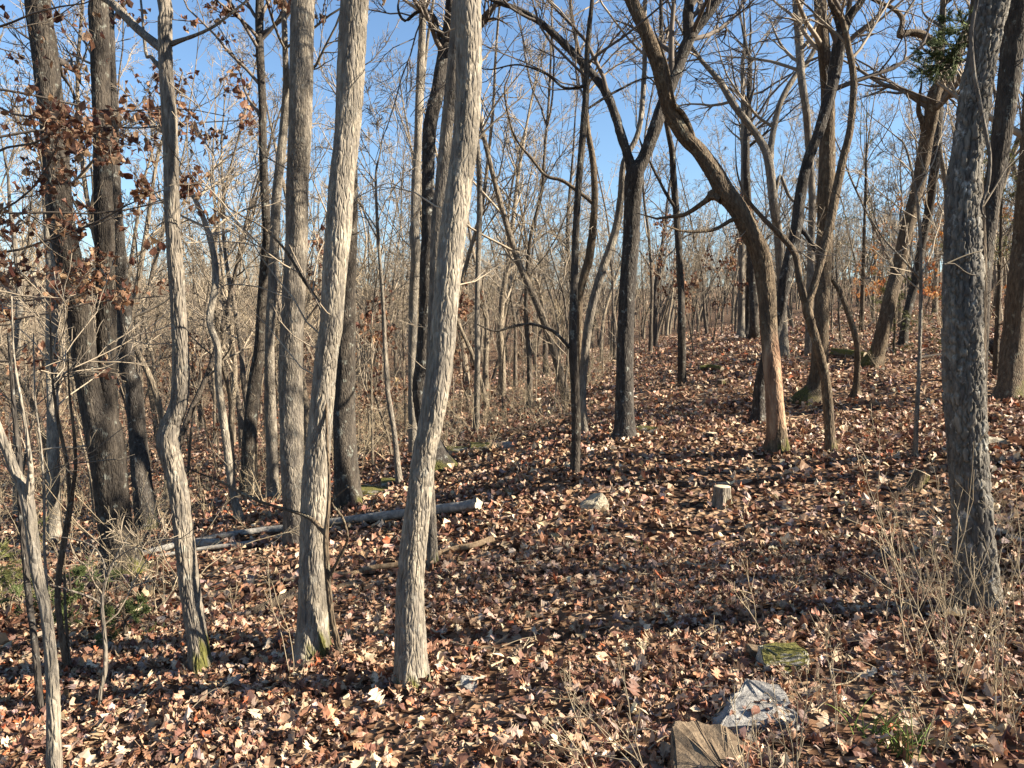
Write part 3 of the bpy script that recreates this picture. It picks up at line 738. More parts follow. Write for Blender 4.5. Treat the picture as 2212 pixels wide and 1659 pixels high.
 dict(label='dark slanting trunk behind the hooked mossy tree', mat='dark', bark='fine', near=1, H=11, hc=5, n1=10,
      base=(1950, 726), stems=[[(1950, 726, 22), (1957, 690, 18), (1972, 625, 18), (1997, 500, 18), (2007, 450, 18), (2020, 350, 19), (2027, 250, 20), (2030, 150, 17), (2036, 40, 14), (2040, 0, 12)]], ext=2, depth=18),
 dict(label='whip-thin upright sapling between the clearing and the block-barked tree', mat='grey', bark='smooth', near=1, H=4.5, hc=1.8, n1=9,
      base=(1977, 994), stems=[[(1977, 994, 12), (1979, 930, 10), (1982, 860, 9), (1985, 800, 8), (1989, 650, 8), (1987, 500, 7), (1977, 410, 6), (1957, 320, 5), (1930, 290, 4), (1880, 250, 3)],
             [(1986, 600, 5), (1950, 560, 4), (1905, 510, 4), (1862, 440, 3)]], ext=.3),
 dict(label='small crooked brown sapling arching left under the sturdy oak', mat='brown', bark='smooth', near=1, H=4, hc=2, n1=6, moss=.0,
      base=(1848, 857), stems=[[(1848, 857, 26), (1850, 825, 14), (1852, 750, 13), (1837, 690, 13), (1817, 635, 12), (1797, 600, 10), (1784, 560, 8), (1775, 500, 5)]], ext=.3),
 dict(label='big block-barked tree with a vine, standing among the weeds', mat='block', bark='block', near=3, H=12, hc=6, n1=9,
      base=(2118, 1318), stems=[[(2120, 1318, 116), (2112, 1275, 96), (2104, 1180, 88), (2097, 1080, 85), (2089, 980, 84), (2085, 880, 84), (2082, 800, 83), (2079, 700, 79), (2079, 600, 78), (2079, 500, 73), (2082, 400, 69), (2094, 300, 66), (2107, 200, 65), (2127, 100, 65), (2147, 0, 66)]], ext=6),
 dict(label='dark furrowed trunk right behind the block-barked tree', mat='dark', bark='ridge', near=1, H=12, hc=6, n1=8,
      base=(2112, 900), stems=[[(2112, 900, 44), (2112, 800, 37), (2116, 700, 36), (2122, 600, 36), (2131, 500, 37), (2146, 400, 39), (2163, 300, 40), (2177, 200, 42), (2187, 100, 45), (2198, 0, 46)]], ext=4, depth=8.6),
 dict(label='reddish-brown shaggy cedar trunk with a mossy foot at the wood edge', mat='brown', bark='flaky', near=1, H=9, hc=3, n1=6, moss=.25,
      base=(2178, 862), stems=[[(2178, 862, 66), (2182, 830, 52), (2187, 760, 47), (2193, 700, 44), (2200, 600, 41), (2210, 500, 39), (2222, 350, 36), (2235, 150, 32)]], ext=2),
 dict(label='furrowed grey trunk with a lit right side, first of the pair beyond the log pile', mat='dark', bark='ridge', near=1, H=13, hc=6, n1=11, leaves='some',
      base=(538, 1074), stems=[[(538, 1074, 52), (538, 1030, 38), (540, 930, 31), (549, 830, 27), (561, 750, 23), (566, 650, 22), (573, 550, 19), (576, 500, 18), (571, 400, 18), (568, 300, 17), (566, 200, 17), (561, 100, 17), (561, 0, 17)]], ext=3),
 dict(label='slim furrowed trunk with a lit right side, second of the pair beyond the log pile', mat='grey', bark='ridge', near=1, H=13, hc=6, n1=11, leaves='some',
      base=(590, 1078), stems=[[(590, 1078, 40), (589, 1030, 28), (585, 900, 24), (582, 750, 21), (590, 600, 21), (596, 450, 20), (605, 350, 20), (613, 275, 19), (618, 180, 14), (615, 80, 12), (612, 0, 11)]], ext=3),
 dict(label='wavy pale trunk winding upward beside the elbowed tree', mat='pale', bark='fine', near=1, H=8, hc=4, n1=9,
      base=(517, 1123), stems=[[(517, 1123, 24), (508, 1085, 18), (500, 1045, 17), (492, 980, 17), (482, 905, 17), (472, 830, 16), (470, 750, 15), (453, 695, 15), (464, 625, 15), (465, 575, 14), (455, 520, 13), (435, 460, 12), (410, 410, 10), (390, 375, 8)]], ext=.8),
 dict(label='pale straight trunk behind the leaning sapling and green cedar', mat='pale', bark='fine', near=1, H=10, hc=4.5, n1=10,
      base=(119, 1168), stems=[[(119, 1168, 36), (116, 1120, 27), (115, 1005, 26), (114, 880, 24), (112, 750, 24), (112, 600, 23), (103, 500, 17), (95, 350, 12), (88, 200, 9)]], ext=2),
 dict(label='slim grey trunk at the wood edge left of the pale straight trunk', mat='grey', bark='fine', near=1, H=9, hc=4, n1=9,
      base=(36, 1040), stems=[[(36, 1040, 20), (36, 900, 15), (37, 750, 14), (42, 650, 14), (36, 560, 11), (22, 450, 8)]], ext=2, depth=15),
 dict(label='small bent tree rising from the mossy stones', mat='grey', bark='smooth', near=1, H=7, hc=3, n1=10,
      base=(863, 1048), stems=[[(863, 1048, 17), (857, 985, 13), (851, 930, 12), (841, 870, 12), (836, 830, 10), (831, 740, 9), (827, 650, 8), (816, 500, 7), (812, 380, 5)]], ext=1),
 dict(label='slim grey trunk just beyond the half-sunlit trunk', mat='grey', bark='fine', near=1, H=11, hc=5, n1=10,
      base=(1028, 905), stems=[[(1028, 905, 16), (1031, 780, 12), (1031, 650, 12), (1036, 450, 12), (1033, 340, 12), (1020, 200, 9), (1005, 60, 7)]], ext=2, depth=16),
 dict(label='furrowed trunk with a side limb between the Y oak and the curved tree', mat='dark', bark='fine', near=1, H=11, hc=5, n1=12,
      base=(1474, 786), stems=[[(1474, 786, 21), (1472, 700, 16), (1471, 625, 15), (1464, 500, 15), (1456, 400, 14), (1451, 325, 13), (1438, 250, 11), (1430, 120, 9), (1428, 0, 8)],
             [(1460, 450, 8), (1440, 420, 7), (1414, 370, 6), (1395, 330, 4)]], ext=2, depth=16),
 dict(label='first of three trunks clustered at the top of the leafy path', mat='grey', bark='fine', near=1, H=14, hc=6, n1=11,
      base=(1600, 729), stems=[[(1600, 729, 20), (1601, 690, 15), (1602, 550, 13), (1606, 350, 11), (1604, 150, 8)]], ext=3),
 dict(label='darkest of three trunks clustered at the top of the leafy path', mat='black', bark='fine', near=1, H=14, hc=6, n1=11,
      base=(1613, 727), stems=[[(1613, 727, 18), (1615, 690, 13), (1618, 550, 11), (1615, 350, 9), (1618, 150, 7)]], ext=3),
 dict(label='stoutest of three trunks clustered at the top of the leafy path', mat='dark', bark='fine', near=1, H=14, hc=6, n1=11,
      base=(1629, 734), stems=[[(1628, 734, 28), (1629, 690, 20), (1624, 550, 17), (1612, 350, 14), (1620, 150, 9)]], ext=3),
]

def hang_leaves(geo, twigs, n, size, palette, kind='oak'):
    Q = np.concatenate([q.reshape(-1, q.shape[1], 3)[:, 1:].reshape(-1, 3) for q in twigs])
    if len(Q) == 0: return
    # clumps: leaves gather round a limited set of twig ends
    cen = Q[rng.integers(0, len(Q), max(1, n // 7))]
    p = cen[rng.integers(0, len(cen), n)] + rng.normal(0, size * .7, (n, 3))
    c = palette[rng.integers(0, len(palette), n)]
    leaves_at(geo, p, kind, size, .6, c, 1.3, hang=True)
BROWN = np.array([(.22, .11, .062), (.155, .072, .045), (.29, .165, .095), (.12, .05, .032), (.36, .235, .145)])
ORANGE = np.array([(.55, .27, .09), (.46, .20, .06), (.58, .36, .17), (.36, .13, .05)])

traced_pos = []
for ti, T in enumerate(TREES):
    b = hit(*T['base'])
    Y = T.get('depth', b[1])
    if 'depth' in T:
        b = at(T['base'][0], T['base'][1], Y); b[2] = gz(b[0], b[1])
    if 'front' in T:
        pass
    root = empty('tree' if T['H'] > 5.5 else 'sapling', b, T['label'], 'tree' if T['H'] > 5.5 else 'sapling')
    traced_pos.append((b[0], b[1]))
    ph = rng.uniform(0, 6.28); amp = .012 * Y
    stems3 = []
    first = None
    for si, st in enumerate(T['stems']):
        pts = []
        for k, (px, py, w) in enumerate(st):
            rise = max(0, (T['base'][1] - py)) / F * Y
            yy = Y + amp * math.sin(rise * 1.1 + ph) * min(1, rise) + .35 * amp * math.sin(rise * 2.7 + ph * 2) * min(1, rise)
            if si > 0: yy += (.35 if ti % 2 else -.35) * k * .12 * min(1.0, 8.0 / Y) * (1 if si % 2 else -1) * (0 if k == 0 else 1)
            p = at(px, py, yy)
            pts.append([p[0], p[1], p[2], max(w / 2 / F * yy, .003)])
        pts = np.array(pts)
        if si == 0:
            tn = norm(np.gradient(pts[:, [0, 2]], axis=0)); pts[1:, 3] *= np.clip(np.abs(tn[1:, 1]), .55, 1) ** .9
        if si == 0:
            # down into the soil
            pts[0, 2] = min(pts[0, 2], b[2] + .01)
            under = pts[0].copy(); under[2] -= .12; under[3] *= 1.08
            pts = np.vstack([under, pts])
        ntr = len(pts)
        top = pts[-1]; d = norm(pts[-1, :3] - pts[-2, :3])
        ext = T['ext'] if si == 0 else T['ext'] * .45
        if ext > 0 and st[-1][1] < 480:
            e = []; cur = top.copy(); m = max(3, int(ext / .6)); dd = d.copy()
            for j in range(m):
                dd = norm(dd * .8 + np.array([rng.normal(0, .12), rng.normal(0, .12), .3]))
                cur = cur.copy(); cur[:3] += dd * ext / m; cur[3] = top[3] * (1 - (j + 1) / m * .88)
                e.append(cur)
            pts = np.vstack([pts, e])
        pts[:, :3] -= b
        g = Geo()
        rmax = pts[1:, 3].max()
        px_w = rmax * 2 / Y * 768
        if T['near'] == 3: S, step = 180, .013
        elif T['near'] == 2: S, step = (100 if T['bark'] != 'fine' else 56), .023
        else:
            S = int(np.clip(px_w * 2.1, 9, 46)); step = float(np.clip(.0042 * Y, .026, .09))
        if si > 0: S = max(8, int(S * .6)); step *= 1.3
        q = bark_tube(g, pts, T['bark'], S, step, T.get('moss', 0) if si == 0 else 0, T.get('moss_az', 0), T.get('bare') if si == 0 else None, 1.0 + ti * 1.37 + si, coarse=ntr)
        if si > 0 or T['ext'] == 0 or True:
            # close the tip
            n0 = g.n
            V = g.v[-1][-S:]
            g.add(np.vstack([V, V.mean(0, keepdims=True)]), np.array([(i, (i + 1) % S, S) for i in range(S)]))
        me = g.mesh('trunk' if si == 0 else 'limb', M[T['mat']])
        if si == 0: trunk_o = link('trunk', me, root)
        else: link('limb', me, trunk_o)
        qs = catmull(pts, .12); stems3.append((qs[:, :3], qs[:, 3]))
    # crown
    g = Geo(); hc = T['hc']; use = []
    for (P, rad) in stems3:
        k = np.argmax(P[:, 2] > hc) if (P[:, 2] > hc).any() else len(P)
        if len(P) - k > (4 if not use else 13): use.append((P[k:], rad[k:]))
    tw = []
    n1 = T.get('n1', 0)
    if use and n1:
        H = T['H']
        small = H < 5.5
        for u in use:
            nn = n1 if u is use[0] else max(3, n1 // 2)
            tw += crown(g, [u], nn, .02, .22 if not small else .3, H, detail=((7, 6) if T['near'] == 1 else (5, 4)) if not small else (4, 3), ang=(.5, 1.2), rt=.0026 if Y < 9 else .0035, up=.05)
    if not tw and n1 == 0: pass
    if g.n:
        link('crown', g.mesh('crown', M['twig_dark'] if T['mat'] in ('black', 'dark') else M['twig']), root)
    # short dead twigs low on the trunk
    P, rad = stems3[0]
    kk = (P[:, 2] > .5)
    if kk.sum() > 6 and T['H'] > 5:
        g2 = Geo()
        Pq, rq = P[kk], rad[kk]
        ql, rl = spawn(Pq[None], rq[None], 7, .02, .9, .06, (1.0, 1.6), 5, up=.02, wob=.25, rfac=.07, rtip=.002, lens=T['H'])
        tubes(g2, ql, rl, 5)
        q2, r2 = spawn(ql, rl, 3, .3, 1., .5, (.4, .9), 4, up=.02, wob=.25, rfac=.7, rtip=.0015)
        tubes(g2, q2, r2, 3)
        tk = link('twigs', g2.mesh('twigs', M['twig']), root); tk['kind'] = 'stuff'
    if T.get('leaves') and tw:
        g = Geo()
        q = [a for pr in tw for a in pr]
        hang_leaves(g, q, 420 if T['leaves'] != 'right' else 200, .11, BROWN, 'mid')
        if T['leaves'] == 'right':      # reddish leaves on the low right-hand limb
            P, rad = stems3[2]
            qa, ra = spawn(P[None], rad[None], 9, .35, 1., .28, (.5, 1.2), 5, up=.0, wob=.2, rfac=.5, rtip=.002, lens=np.array([[2.2]]))
            qb, rb = spawn(qa, ra, 4, .3, 1., .5, (.4, 1.), 4, rtip=.0016)
            gt = Geo(); tubes(gt, qa, ra, 4); tubes(gt, qb, rb, 3)
            tk = link('twigs', gt.mesh('twigs', M['twig_dark']), root); tk['kind'] = 'stuff'
            hang_leaves(g, [qb], 190, .095, BROWN[[1, 3, 3, 0]], 'oak')
        fo = link('foliage', g.mesh('foliage', M['leaf_hang'], False), root); fo['kind'] = 'stuff'

g = Geo()
for T, (x, y) in zip(TREES, traced_pos):
    if y > 11: continue
    w = T['stems'][0][0][2] / 2 / F * y
    n = int(40 + 420 * w); th = rng.uniform(0, 6.28, n); rr_ = w * rng.uniform(.85, 1.5, n) + rng.exponential(.05, n)
    px_ = x + rr_ * np.cos(th); py_ = y + rr_ * np.sin(th)
    zz = height(px_, py_) + .02 + .07 * np.exp(-np.maximum(rr_ - w, 0) / .07) * rng.uniform(.2, 1, n)
    leaves_at(g, np.stack([px_, py_, zz], 1), 'round', .078, .6)
lb = link('leaf_drift', g.mesh('leaf_drift', M['litter'], False), ground); lb['kind'] = 'stuff'
# the vine climbing the block-barked tree and the shoots across its bark
def px_poly(pts, Y, r):
    return np.array([np.append(at(x, y, Y if np.isscalar(Y) else Y[i]), r if np.isscalar(r) else r[i]) for i, (x, y) in enumerate(pts)])
def tube_obj(name, pts, mat, S=8, step=.03, parent=None, origin=None):
    o0 = pts[0, :3].copy() if origin is None else np.asarray(origin)
    q = catmull(pts, step); g = Geo(); tubes(g, q[:, :3] - o0, q[:, 3], S)
    return link(name, g.mesh(name, mat), parent, None if parent is not None and origin is not None else o0)
bt = [o for o in bpy.data.objects if o.get('label', '').startswith('big block-barked')][0]
yb = bt.location.y
v = tube_obj('vine', px_poly([(2128, 470), (2119, 448), (2134, 400), (2138, 340), (2128, 280), (2115, 215), (2103, 150), (2098, 75), (2108, 10), (2120, -60)], yb - .17, [.006, .008, .010, .011, .012, .012, .012, .012, .011, .01]), M['grey'])
tag(v, 'smooth woody vine climbing the block-barked tree', 'vine')
for pts, lab in (([(2046, 569), (2075, 556), (2100, 547), (2119, 543)], 'short pale shoot lying up across the block bark'),
                 ([(2040, 571), (2062, 570), (2080, 584), (2094, 592), (2108, 595)], 'short grey shoot drooping across the block bark')):
    o = tube_obj('shoot', px_poly(pts, yb - .16, [.005, .004, .0035, .003, .003][:len(pts)]), M['twig_pale'] if 'pale' in lab else M['twig'])
    tag(o, lab, 'twig')

# ------------------------------------------------------------------ background trees: a few kinds, copied one by one
def variant(H, r0, lean, n1, t0, L1, detail, fork=True, rt=.005, sides=(5, 4, 3), ang=(.45, 1.0)):
    K_ = 12
    d = np.array([rng.normal(0, lean), rng.normal(0, lean), 1.0]); p = np.zeros(3); pts = [p.copy()]
    for i in range(K_ - 1):
        p = p + norm(d) * H * .85 / (K_ - 1); pts.append(p.copy())
        d = d + np.array([rng.normal(0, .10), rng.normal(0, .10), .06])
    pts = np.array(pts); t = np.linspace(0, 1, K_)
    rad = r0 * (1 - t * .85) * (1 + .35 * np.exp(-t * 30)); pts[0, 2] -= .25
    g = Geo(); q = catmull(np.column_stack([pts, rad]), .3)
    tubes(g, q[:, :3], q[:, 3], 9, rough=.03)
    stems = [(q[:, :3], q[:, 3])]
    if fork:
        for _ in range(2):
            Q, r = spawn(q[None, :, :3], q[None, :, 3], 1, .35, .6, .45, (.25, .5), 9, up=.12, wob=.1, rfac=.75, rtip=.012, lens=H, fall=.2)
            tubes(g, Q, r, 7); stems.append((Q[0], r[0]))
    c = Geo()
    tw = crown(c, stems[:1], n1, t0, L1, H, detail, ang, rt, sides)
    for s in stems[1:]:
        tw += crown(c, [s], max(3, n1 // 3), .2, L1 * .7, H, detail, ang, rt, sides)
    return g, c, tw
protos = []
BGLAB = ['tall bare grey tree in the wood', 'slim leaning bare tree in the wood', 'bare forked tree in the wood']
for k in range(10):
    H = rng.uniform(10, 16); kind = k % 3
    g, c, tw = variant(H, rng.uniform(.06, .12), (.05, .2, .08)[kind], int(rng.integers(12, 16)),   .25, .25, (7, 6), fork=(kind == 2), rt=.0055)
    e = empty('tree', (0, 0, 0), BGLAB[kind], 'tree', '%s bare trees in the wood' % ('tall', 'leaning', 'forked')[kind])
    link('trunk', g.mesh('trunk', M['far']), e); link('crown', c.mesh('crown', M['twig']), e)
    protos.append(e)
sap_protos = []
for k in range(7):
    g, c, tw = variant(rng.uniform(4, 9), rng.uniform(.016, .032), .09, 15, .2, .22, (5, 4), fork=False, rt=.003)
    e = empty('sapling', (0, 0, 0), 'thin bare sapling in the understory', 'sapling', 'bare saplings of the understory')
    link('trunk', g.mesh('trunk', M['far']), e); link('crown', c.mesh('crown', M['twig_pale'] if k % 2 else M['twig']), e)
    sap_protos.append(e)
leafy_protos = []
for k in range(4):
    g, c, tw = variant(rng.uniform(2.8, 4.6), rng.uniform(.015, .028), .12, 12, .2, .3, (4, 3), fork=False, rt=.003)
    oc = k == 3
    e = empty('oak_sapling', (0, 0, 0), 'young oak still holding bright orange leaves in the wood' if oc else 'young oak still holding dry brown leaves in the wood', 'sapling', 'orange-leaved young oaks' if oc else 'brown-leaved young oaks')
    link('trunk', g.mesh('trunk', M['far']), e); link('crown', c.mesh('crown', M['twig']), e)
    g = Geo(); hang_leaves(g, [a for pr in tw for a in pr], 330, .11, ORANGE if oc else BROWN, 'mid')
    fo = link('foliage', g.mesh('foliage', M['leaf_hang'], False), e); fo['kind'] = 'stuff'
    leafy_protos.append(e)
shrub_protos = []
for k in range(7):
    n = int(rng.integers(7, 13)); Hs = rng.uniform(1.0, 2.6)
    base = np.zeros((n, 2, 3)); base[:, 0] = rng.normal(0, .10, (n, 3)); base[:, 0, 2] = -.1
    d = norm(np.stack([rng.normal(0, .45, n), rng.normal(0, .45, n), np.ones(n)], 1))
    P = [base[:, 0]]; L = Hs * rng.uniform(.5, 1.1, n)
    for i in range(6):
        P.append(P[-1] + d * (L / 6)[:, None]); d = norm(d + rng.normal(0, .16, d.shape))
    P = np.stack(P, 1); rad = np.linspace(.009, .003, 7)[None].repeat(n, 0)
    g = Geo(); tubes(g, P, rad, 4)
    Q, r = spawn(P, rad, 5, .25, 1., .4, (.4, 1.1), 5, up=.03, wob=.2, rfac=.7, rtip=.0025); tubes(g, Q, r, 3)
    Q2, r2 = spawn(Q, r, 3, .2, 1., .5, (.4, 1.1), 4, up=.02, wob=.2, rfac=.7, rtip=.002); tubes(g, Q2, r2, 3)
    o = link('shrub', g.mesh('shrub', M['twig_pale']))
    tag(o, 'tangled bare shrub of thin pale stems', 'shrub', 'bare shrubs of the understory')
    shrub_protos.append(o)
TS = []
for T, (x, y) in zip(TREES, traced_pos):
    TS.append((x / y, T['label']))
NAMES = [('two trunks', 'two-trunked dark oak'), ('elbow', 'elbowed pale tree'), ('straight thick grey', 'straight thick grey oak'), ('sunlit half', 'half-sunlit trunk'), ('thin dark tree standing alone', 'lone thin dark tree'),
         ('wide Y', 'Y-forked black oak'), ('great curved', 'great curved tree'), ('sturdy', 'sturdy grey-brown oak'), ('hooking', 'hooked mossy tree'), ('big block', 'block-barked tree'), ('wavy pale', 'wavy pale trunk'), ('pale straight trunk behind', 'pale straight trunk')]
MARK = [(a, nm) for key, nm in NAMES for a, l in TS if key in l]
def beyond(x, y):
    a = x / max(y, .1)
    return min(MARK, key=lambda m: abs(m[0] - a))[1]
used = set()
def put(proto, x, y, s=1.0, label=None, group=None, sink=0.0, sz=None):
    o = proto if proto.name not in used else copy_tree(proto)
    if o is proto: used.add(proto.name)
    o.location = (x, y, gz(x, y) - sink); o.rotation_euler = (0, 0, rng.uniform(0, 6.28)); o.scale = (s, s, sz or s)
    if label: o['label'] = label
    else:
        o['label'] = o['label'].split(' beyond ')[0] + ' beyond the ' + beyond(x, y); o['group'] = o['group'].split(' beyond ')[0] + ' beyond the ' + beyond(x, y)
    if group: o['group'] = group
    return o

placed = list(traced_pos)
def free(x, y, dmin):
    return all((x - a) ** 2 + (y - b) ** 2 > dmin ** 2 for a, b in placed)
def on_path(x, y):
    # the open leafy way that climbs to the right
    if y < 8: return False
    cxp = 2.0 + (y - 8) * .30
    return abs(x - cxp) < 2.6 + .02 * y
def in_view(x, y, m=1.0):
    return y > 0 and abs(x) < .667 * y + m
cnt = 0; tries = 0
while cnt < 215 and tries < 6000:
    tries += 1
    y = 14 + 56 * rng.uniform() ** 1.15; x = rng.uniform(-1, 1) * (.70 * y + 4)
    if on_path(x, y) and y < 34: continue
    if y < 18 and -7 < x < 9 and rng.uniform() < .6: continue
    if not free(x, y, 1.1): continue
    placed.append((x, y)); put(protos[int(rng.integers(len(protos)))], x, y, rng.uniform(.75, 1.15)); cnt += 1
# the wood goes on beyond the right-hand edge of the view, towards the sun
LIT = [traced_pos[i] for i, T in enumerate(TREES) if any(k in T['label'] for k in ('elbow', 'flaky bark', 'sunlit half', 'great curved', 'big block', 'leaning pale sapling with'))] + [(2.18, 7.9), (1.0, 7.9)]
hx, hy = math.sin(SUN_AZ), math.cos(SUN_AZ)
def shades(x, y, tx, ty, w):
    return x > tx and abs((x - tx) * hy - (y - ty) * hx) < w
cnt = tries = 0
while cnt < 30 and tries < 4000:
    tries += 1
    x = rng.uniform(7, 32) if cnt > 12 else rng.uniform(6.5, 15); y = rng.uniform(-9, 13) if cnt > 12 else rng.uniform(-1, 11)
    if in_view(x, y, 1.3) or not free(x, y, 1.3): continue
    if any(shades(x, y, tx, ty, .45) for tx, ty in LIT): continue
    placed.append((x, y)); cnt += 1
    put(protos[int(rng.integers(len(protos)))], x, y, rng.uniform(.8, 1.15), 'bare tree standing outside the clearing on the sunny side', 'trees on the sunny side of the clearing')
cnt = 0
while cnt < 170:
    y = 11 + 34 * rng.uniform() ** 1.2; x = rng.uniform(-1, 1) * (.68 * y + 2)
    if on_path(x, y) and y < 30: continue
    if y < 15 and x > -2.5: continue
    if not free(x, y, .6): continue
    placed.append((x, y)); put(sap_protos[int(rng.integers(len(sap_protos)))], x, y, rng.uniform(.7, 1.2)); cnt += 1
for (px, py, k) in [(850, 985, 0), (800, 970, 1), (900, 930, 2), (700, 960, 1), (470, 1010, 0), (60, 1080, 2), (200, 990, 1), (330, 960, 0), (400, 940, 2), (560, 930, 0), (1010, 880, 1), (1500, 770, 2),
                    (1540, 740, 0), (1900, 700, 3), (1990, 720, 3), (2070, 730, 3), (2190, 720, 3), (1850, 690, 3), (2060, 690, 1), (250, 920, 2), (20, 930, 0), (640, 920, 2), (1130, 830, 1), (150, 900, 1)]:
    p = hit(px, py); put(leafy_protos[k], p[0], p[1], rng.uniform(.85, 1.2))
cnt = 0
while cnt < 175:
    y = 9.5 + 26 * rng.uniform() ** 1.3; x = rng.uniform(-1, 1) * (.68 * y + 1.5)
    if cnt > 110: y = rng.uniform(12.3, 24); x = rng.uniform(-6, 2.2)
    if on_path(x, y): continue
    if x > -1.8 and y < 12.2: continue
    if x > 4.5 and y < 14 and rng.uniform() < .7: continue
    put(shrub_protos[int(rng.integers(len(shrub_protos)))], x, y, rng.uniform(.4, .85)); cnt += 1

for i, (px, py) in enumerate([(70, 1250), (160, 1290), (215, 1330), (300, 1280), (340, 1330), (20, 1330), (380, 1265)]):
    p = hit(px, py)
    o = put(shrub_protos[i % 7], p[0], p[1], rng.uniform(.45, .75), 'low bare shrub of sunlit pale twigs around the dark oak and logs', 'low shrubs around the dark oak and logs')
# ------------------------------------------------------------------ the far wood on the hillsides, one mass
def far_wood():
    kinds = bpy.data.collections.new('far_wood_kinds')
    for k in range(6):
        gg, c, tw = variant(rng.uniform(11, 16), .10, .06, 11, .25, .27, (6, 3), fork=False, rt=.011, sides=(3, 3, 3))
        g = Geo(); g.add(np.concatenate(gg.v), np.concatenate(gg.f[4]), 0); g.add(np.concatenate(c.v), np.concatenate(c.f[4]), 1)
        kinds.objects.link(bpy.data.objects.new('far_tree', g.mesh('far_tree', [M['far'], M['twig']])))
    n = 1700
    y = 62 + 150 * rng.uniform(size=n) ** 1.25; x = rng.uniform(-1, 1, n) * (.75 * y + 12); z = height(x, y)
    me = bpy.data.meshes.new('far_wood'); me.vertices.add(n)
    me.vertices.foreach_set('co', np.stack([x, y, z - .1], 1).astype(np.float32).ravel()); me.update()
    o = link('far_wood', me); o['kind'] = 'stuff'
    o['label'] = 'distant bare woodland covering the far slopes'; o['category'] = 'woodland'
    ng = bpy.data.node_groups.new('far_wood', 'GeometryNodeTree')
    ng.interface.new_socket('Geometry', in_out='INPUT', socket_type='NodeSocketGeometry')
    ng.interface.new_socket('Geometry', in_out='OUTPUT', socket_type='NodeSocketGeometry')
    gi = ng.nodes.new('NodeGroupInput'); go = ng.nodes.new('NodeGroupOutput')
    ci = ng.nodes.new('GeometryNodeCollectionInfo'); ci.inputs['Collection'].default_value = kinds
    ci.inputs['Separate Children'].default_value = True; ci.inputs['Reset Children'].default_value = True
    ip = ng.nodes.new('GeometryNodeInstanceOnPoints'); ip.inputs['Pick Instance'].default_value = True
    rr = ng.nodes.new('FunctionNodeRandomValue'); rr.data_type = 'FLOAT_VECTOR'
    rr.inputs[0].default_value = (0, 0, 0); rr.inputs[1].default_value = (0, 0, 6.28)
    rs = ng.nodes.new('FunctionNodeRandomValue'); rs.data_type = 'FLOAT'; rs.inputs[2].default_value = .7; rs.inputs[3].default_value = 1.15
    L = ng.links
    L.new(gi.outputs[0], ip.inputs['Points']); L.new(ci.outputs[0], ip.inputs['Instance'])
    L.new(rr.outputs[0], ip.inputs['Rotation']); L.new(rs.outputs[1], ip.inputs['Scale']); L.new(ip.outputs[0], go.inputs[0])
    o.modifiers.new('wood', 'NODES').node_group = ng
far_wood()

# ------------------------------------------------------------------ the leafy oak whose branches reach in from the side
def leafy_oak():
    bx, by = -5.1, 6.6
    z0 = gz(bx, by)
    root = empty('oak_tree', (bx, by, z0), 'oak reaching in with branches of dry brown leaves before the two-trunked oak', 'tree')
    pts = np.array([[0, 0, -.15, .085], [.02, 0, .5, .07], [.05, .02, 1.6, .06], [.02, .05, 3, .052], [.06, .03, 4.6, .045], [0, 0, 6, .03], [.05, 0, 7, .012]])
    g = Geo(); q = bark_tube(g, pts, 'ridge', 28, .025, seed=44.0); link('trunk', g.mesh('trunk', M['dark']), root)
    P = []; Rr = []
    for z, L, up, yy in [(2.35, 1.7, .03, -.15), (2.6, 2.0, .06, .1), (2.9, 1.7, .05, -.4), (3.2, 2.3, .10, .2), (3.45, 1.9, .05, -.2), (3.7, 2.5, .10, .0), (4.0, 2.2, .06, -.45), (4.2, 2.7, .08, .25),
                         (4.5, 2.3, .05, -.1), (4.75, 2.6, .04, .15), (5.0, 2.2, .03, -.3), (3.05, 1.4, .0, .45)]:
        d = norm(np.array([1, yy, rng.uniform(-.05, .22)])); c = np.array([.04, .02, z]); pp = [c]
        for i in range(9):
            c = c + d * L / 9; pp.append(c); d = norm(d + rng.normal(0, .10, 3) + np.array([0, 0, up * .3]))
        P.append(pp); Rr.append(np.linspace(.014, .004, 10))
    P = np.array(P); Rr = np.array(Rr)
    for i in range(len(P)):
        g = Geo(); tubes(g, P[i], Rr[i], 6); link('branch', g.mesh('branch', M['twig_dark']), root)
    g = Geo()
    Q, r = spawn(P, Rr, 9, .25, 1., .30, (.4, 1.1), 6, up=.02, wob=.2, rfac=.6, rtip=.0022); tubes(g, Q, r, 4)
    Q2, r2 = spawn(Q, r, 4, .25, 1., .5, (.4, 1.1), 4, up=.0, wob=.2, rfac=.7, rtip=.0016); tubes(g, Q2, r2, 3)
    tk = link('twigs', g.mesh('twigs', M['twig']), root); tk['kind'] = 'stuff'
    ends = Q2[:, 1:].reshape(-1, 3)
    ends = ends[(ends[:, 2] > 2.9) | (rng.uniform(size=len(ends)) < .4)]
    cen = ends[rng.integers(0, len(ends), 520)]
    g = Geo(); p = cen[rng.integers(0, len(cen), 1500)] + rng.normal(0, .05, (1500, 3))
    leaves_at(g, p, 'mid', .074, .6, BROWN[rng.integers(0, 5, len(p))], 1.3, hang=True)
    fo = link('foliage', g.mesh('foliage', M['leaf_hang'], False), root); fo['kind'] = 'stuff'
    meshes = []
    for k in range(5):
        gg = Geo(); leaves_at(gg, np.zeros((1, 3)), 'oak', 1.0, 0, np.array([[.3, .2, .1]]), 1.2); gg.at = {}
        meshes.append(gg.mesh('leaf', M['leaf_hang_single'], False))
    for i in range(150):
        c = cen[int(rng.integers(len(cen)))] + rng.normal(0, .06, 3)
        o = link('leaf', meshes[i % 5], root, c); s = rng.uniform(.065, .10); o.scale = (s, s, s)
        o.rotation_euler = (rng.normal(-1, .6), rng.normal(0, .7), rng.uniform(0, 6.28))
leafy_oak()

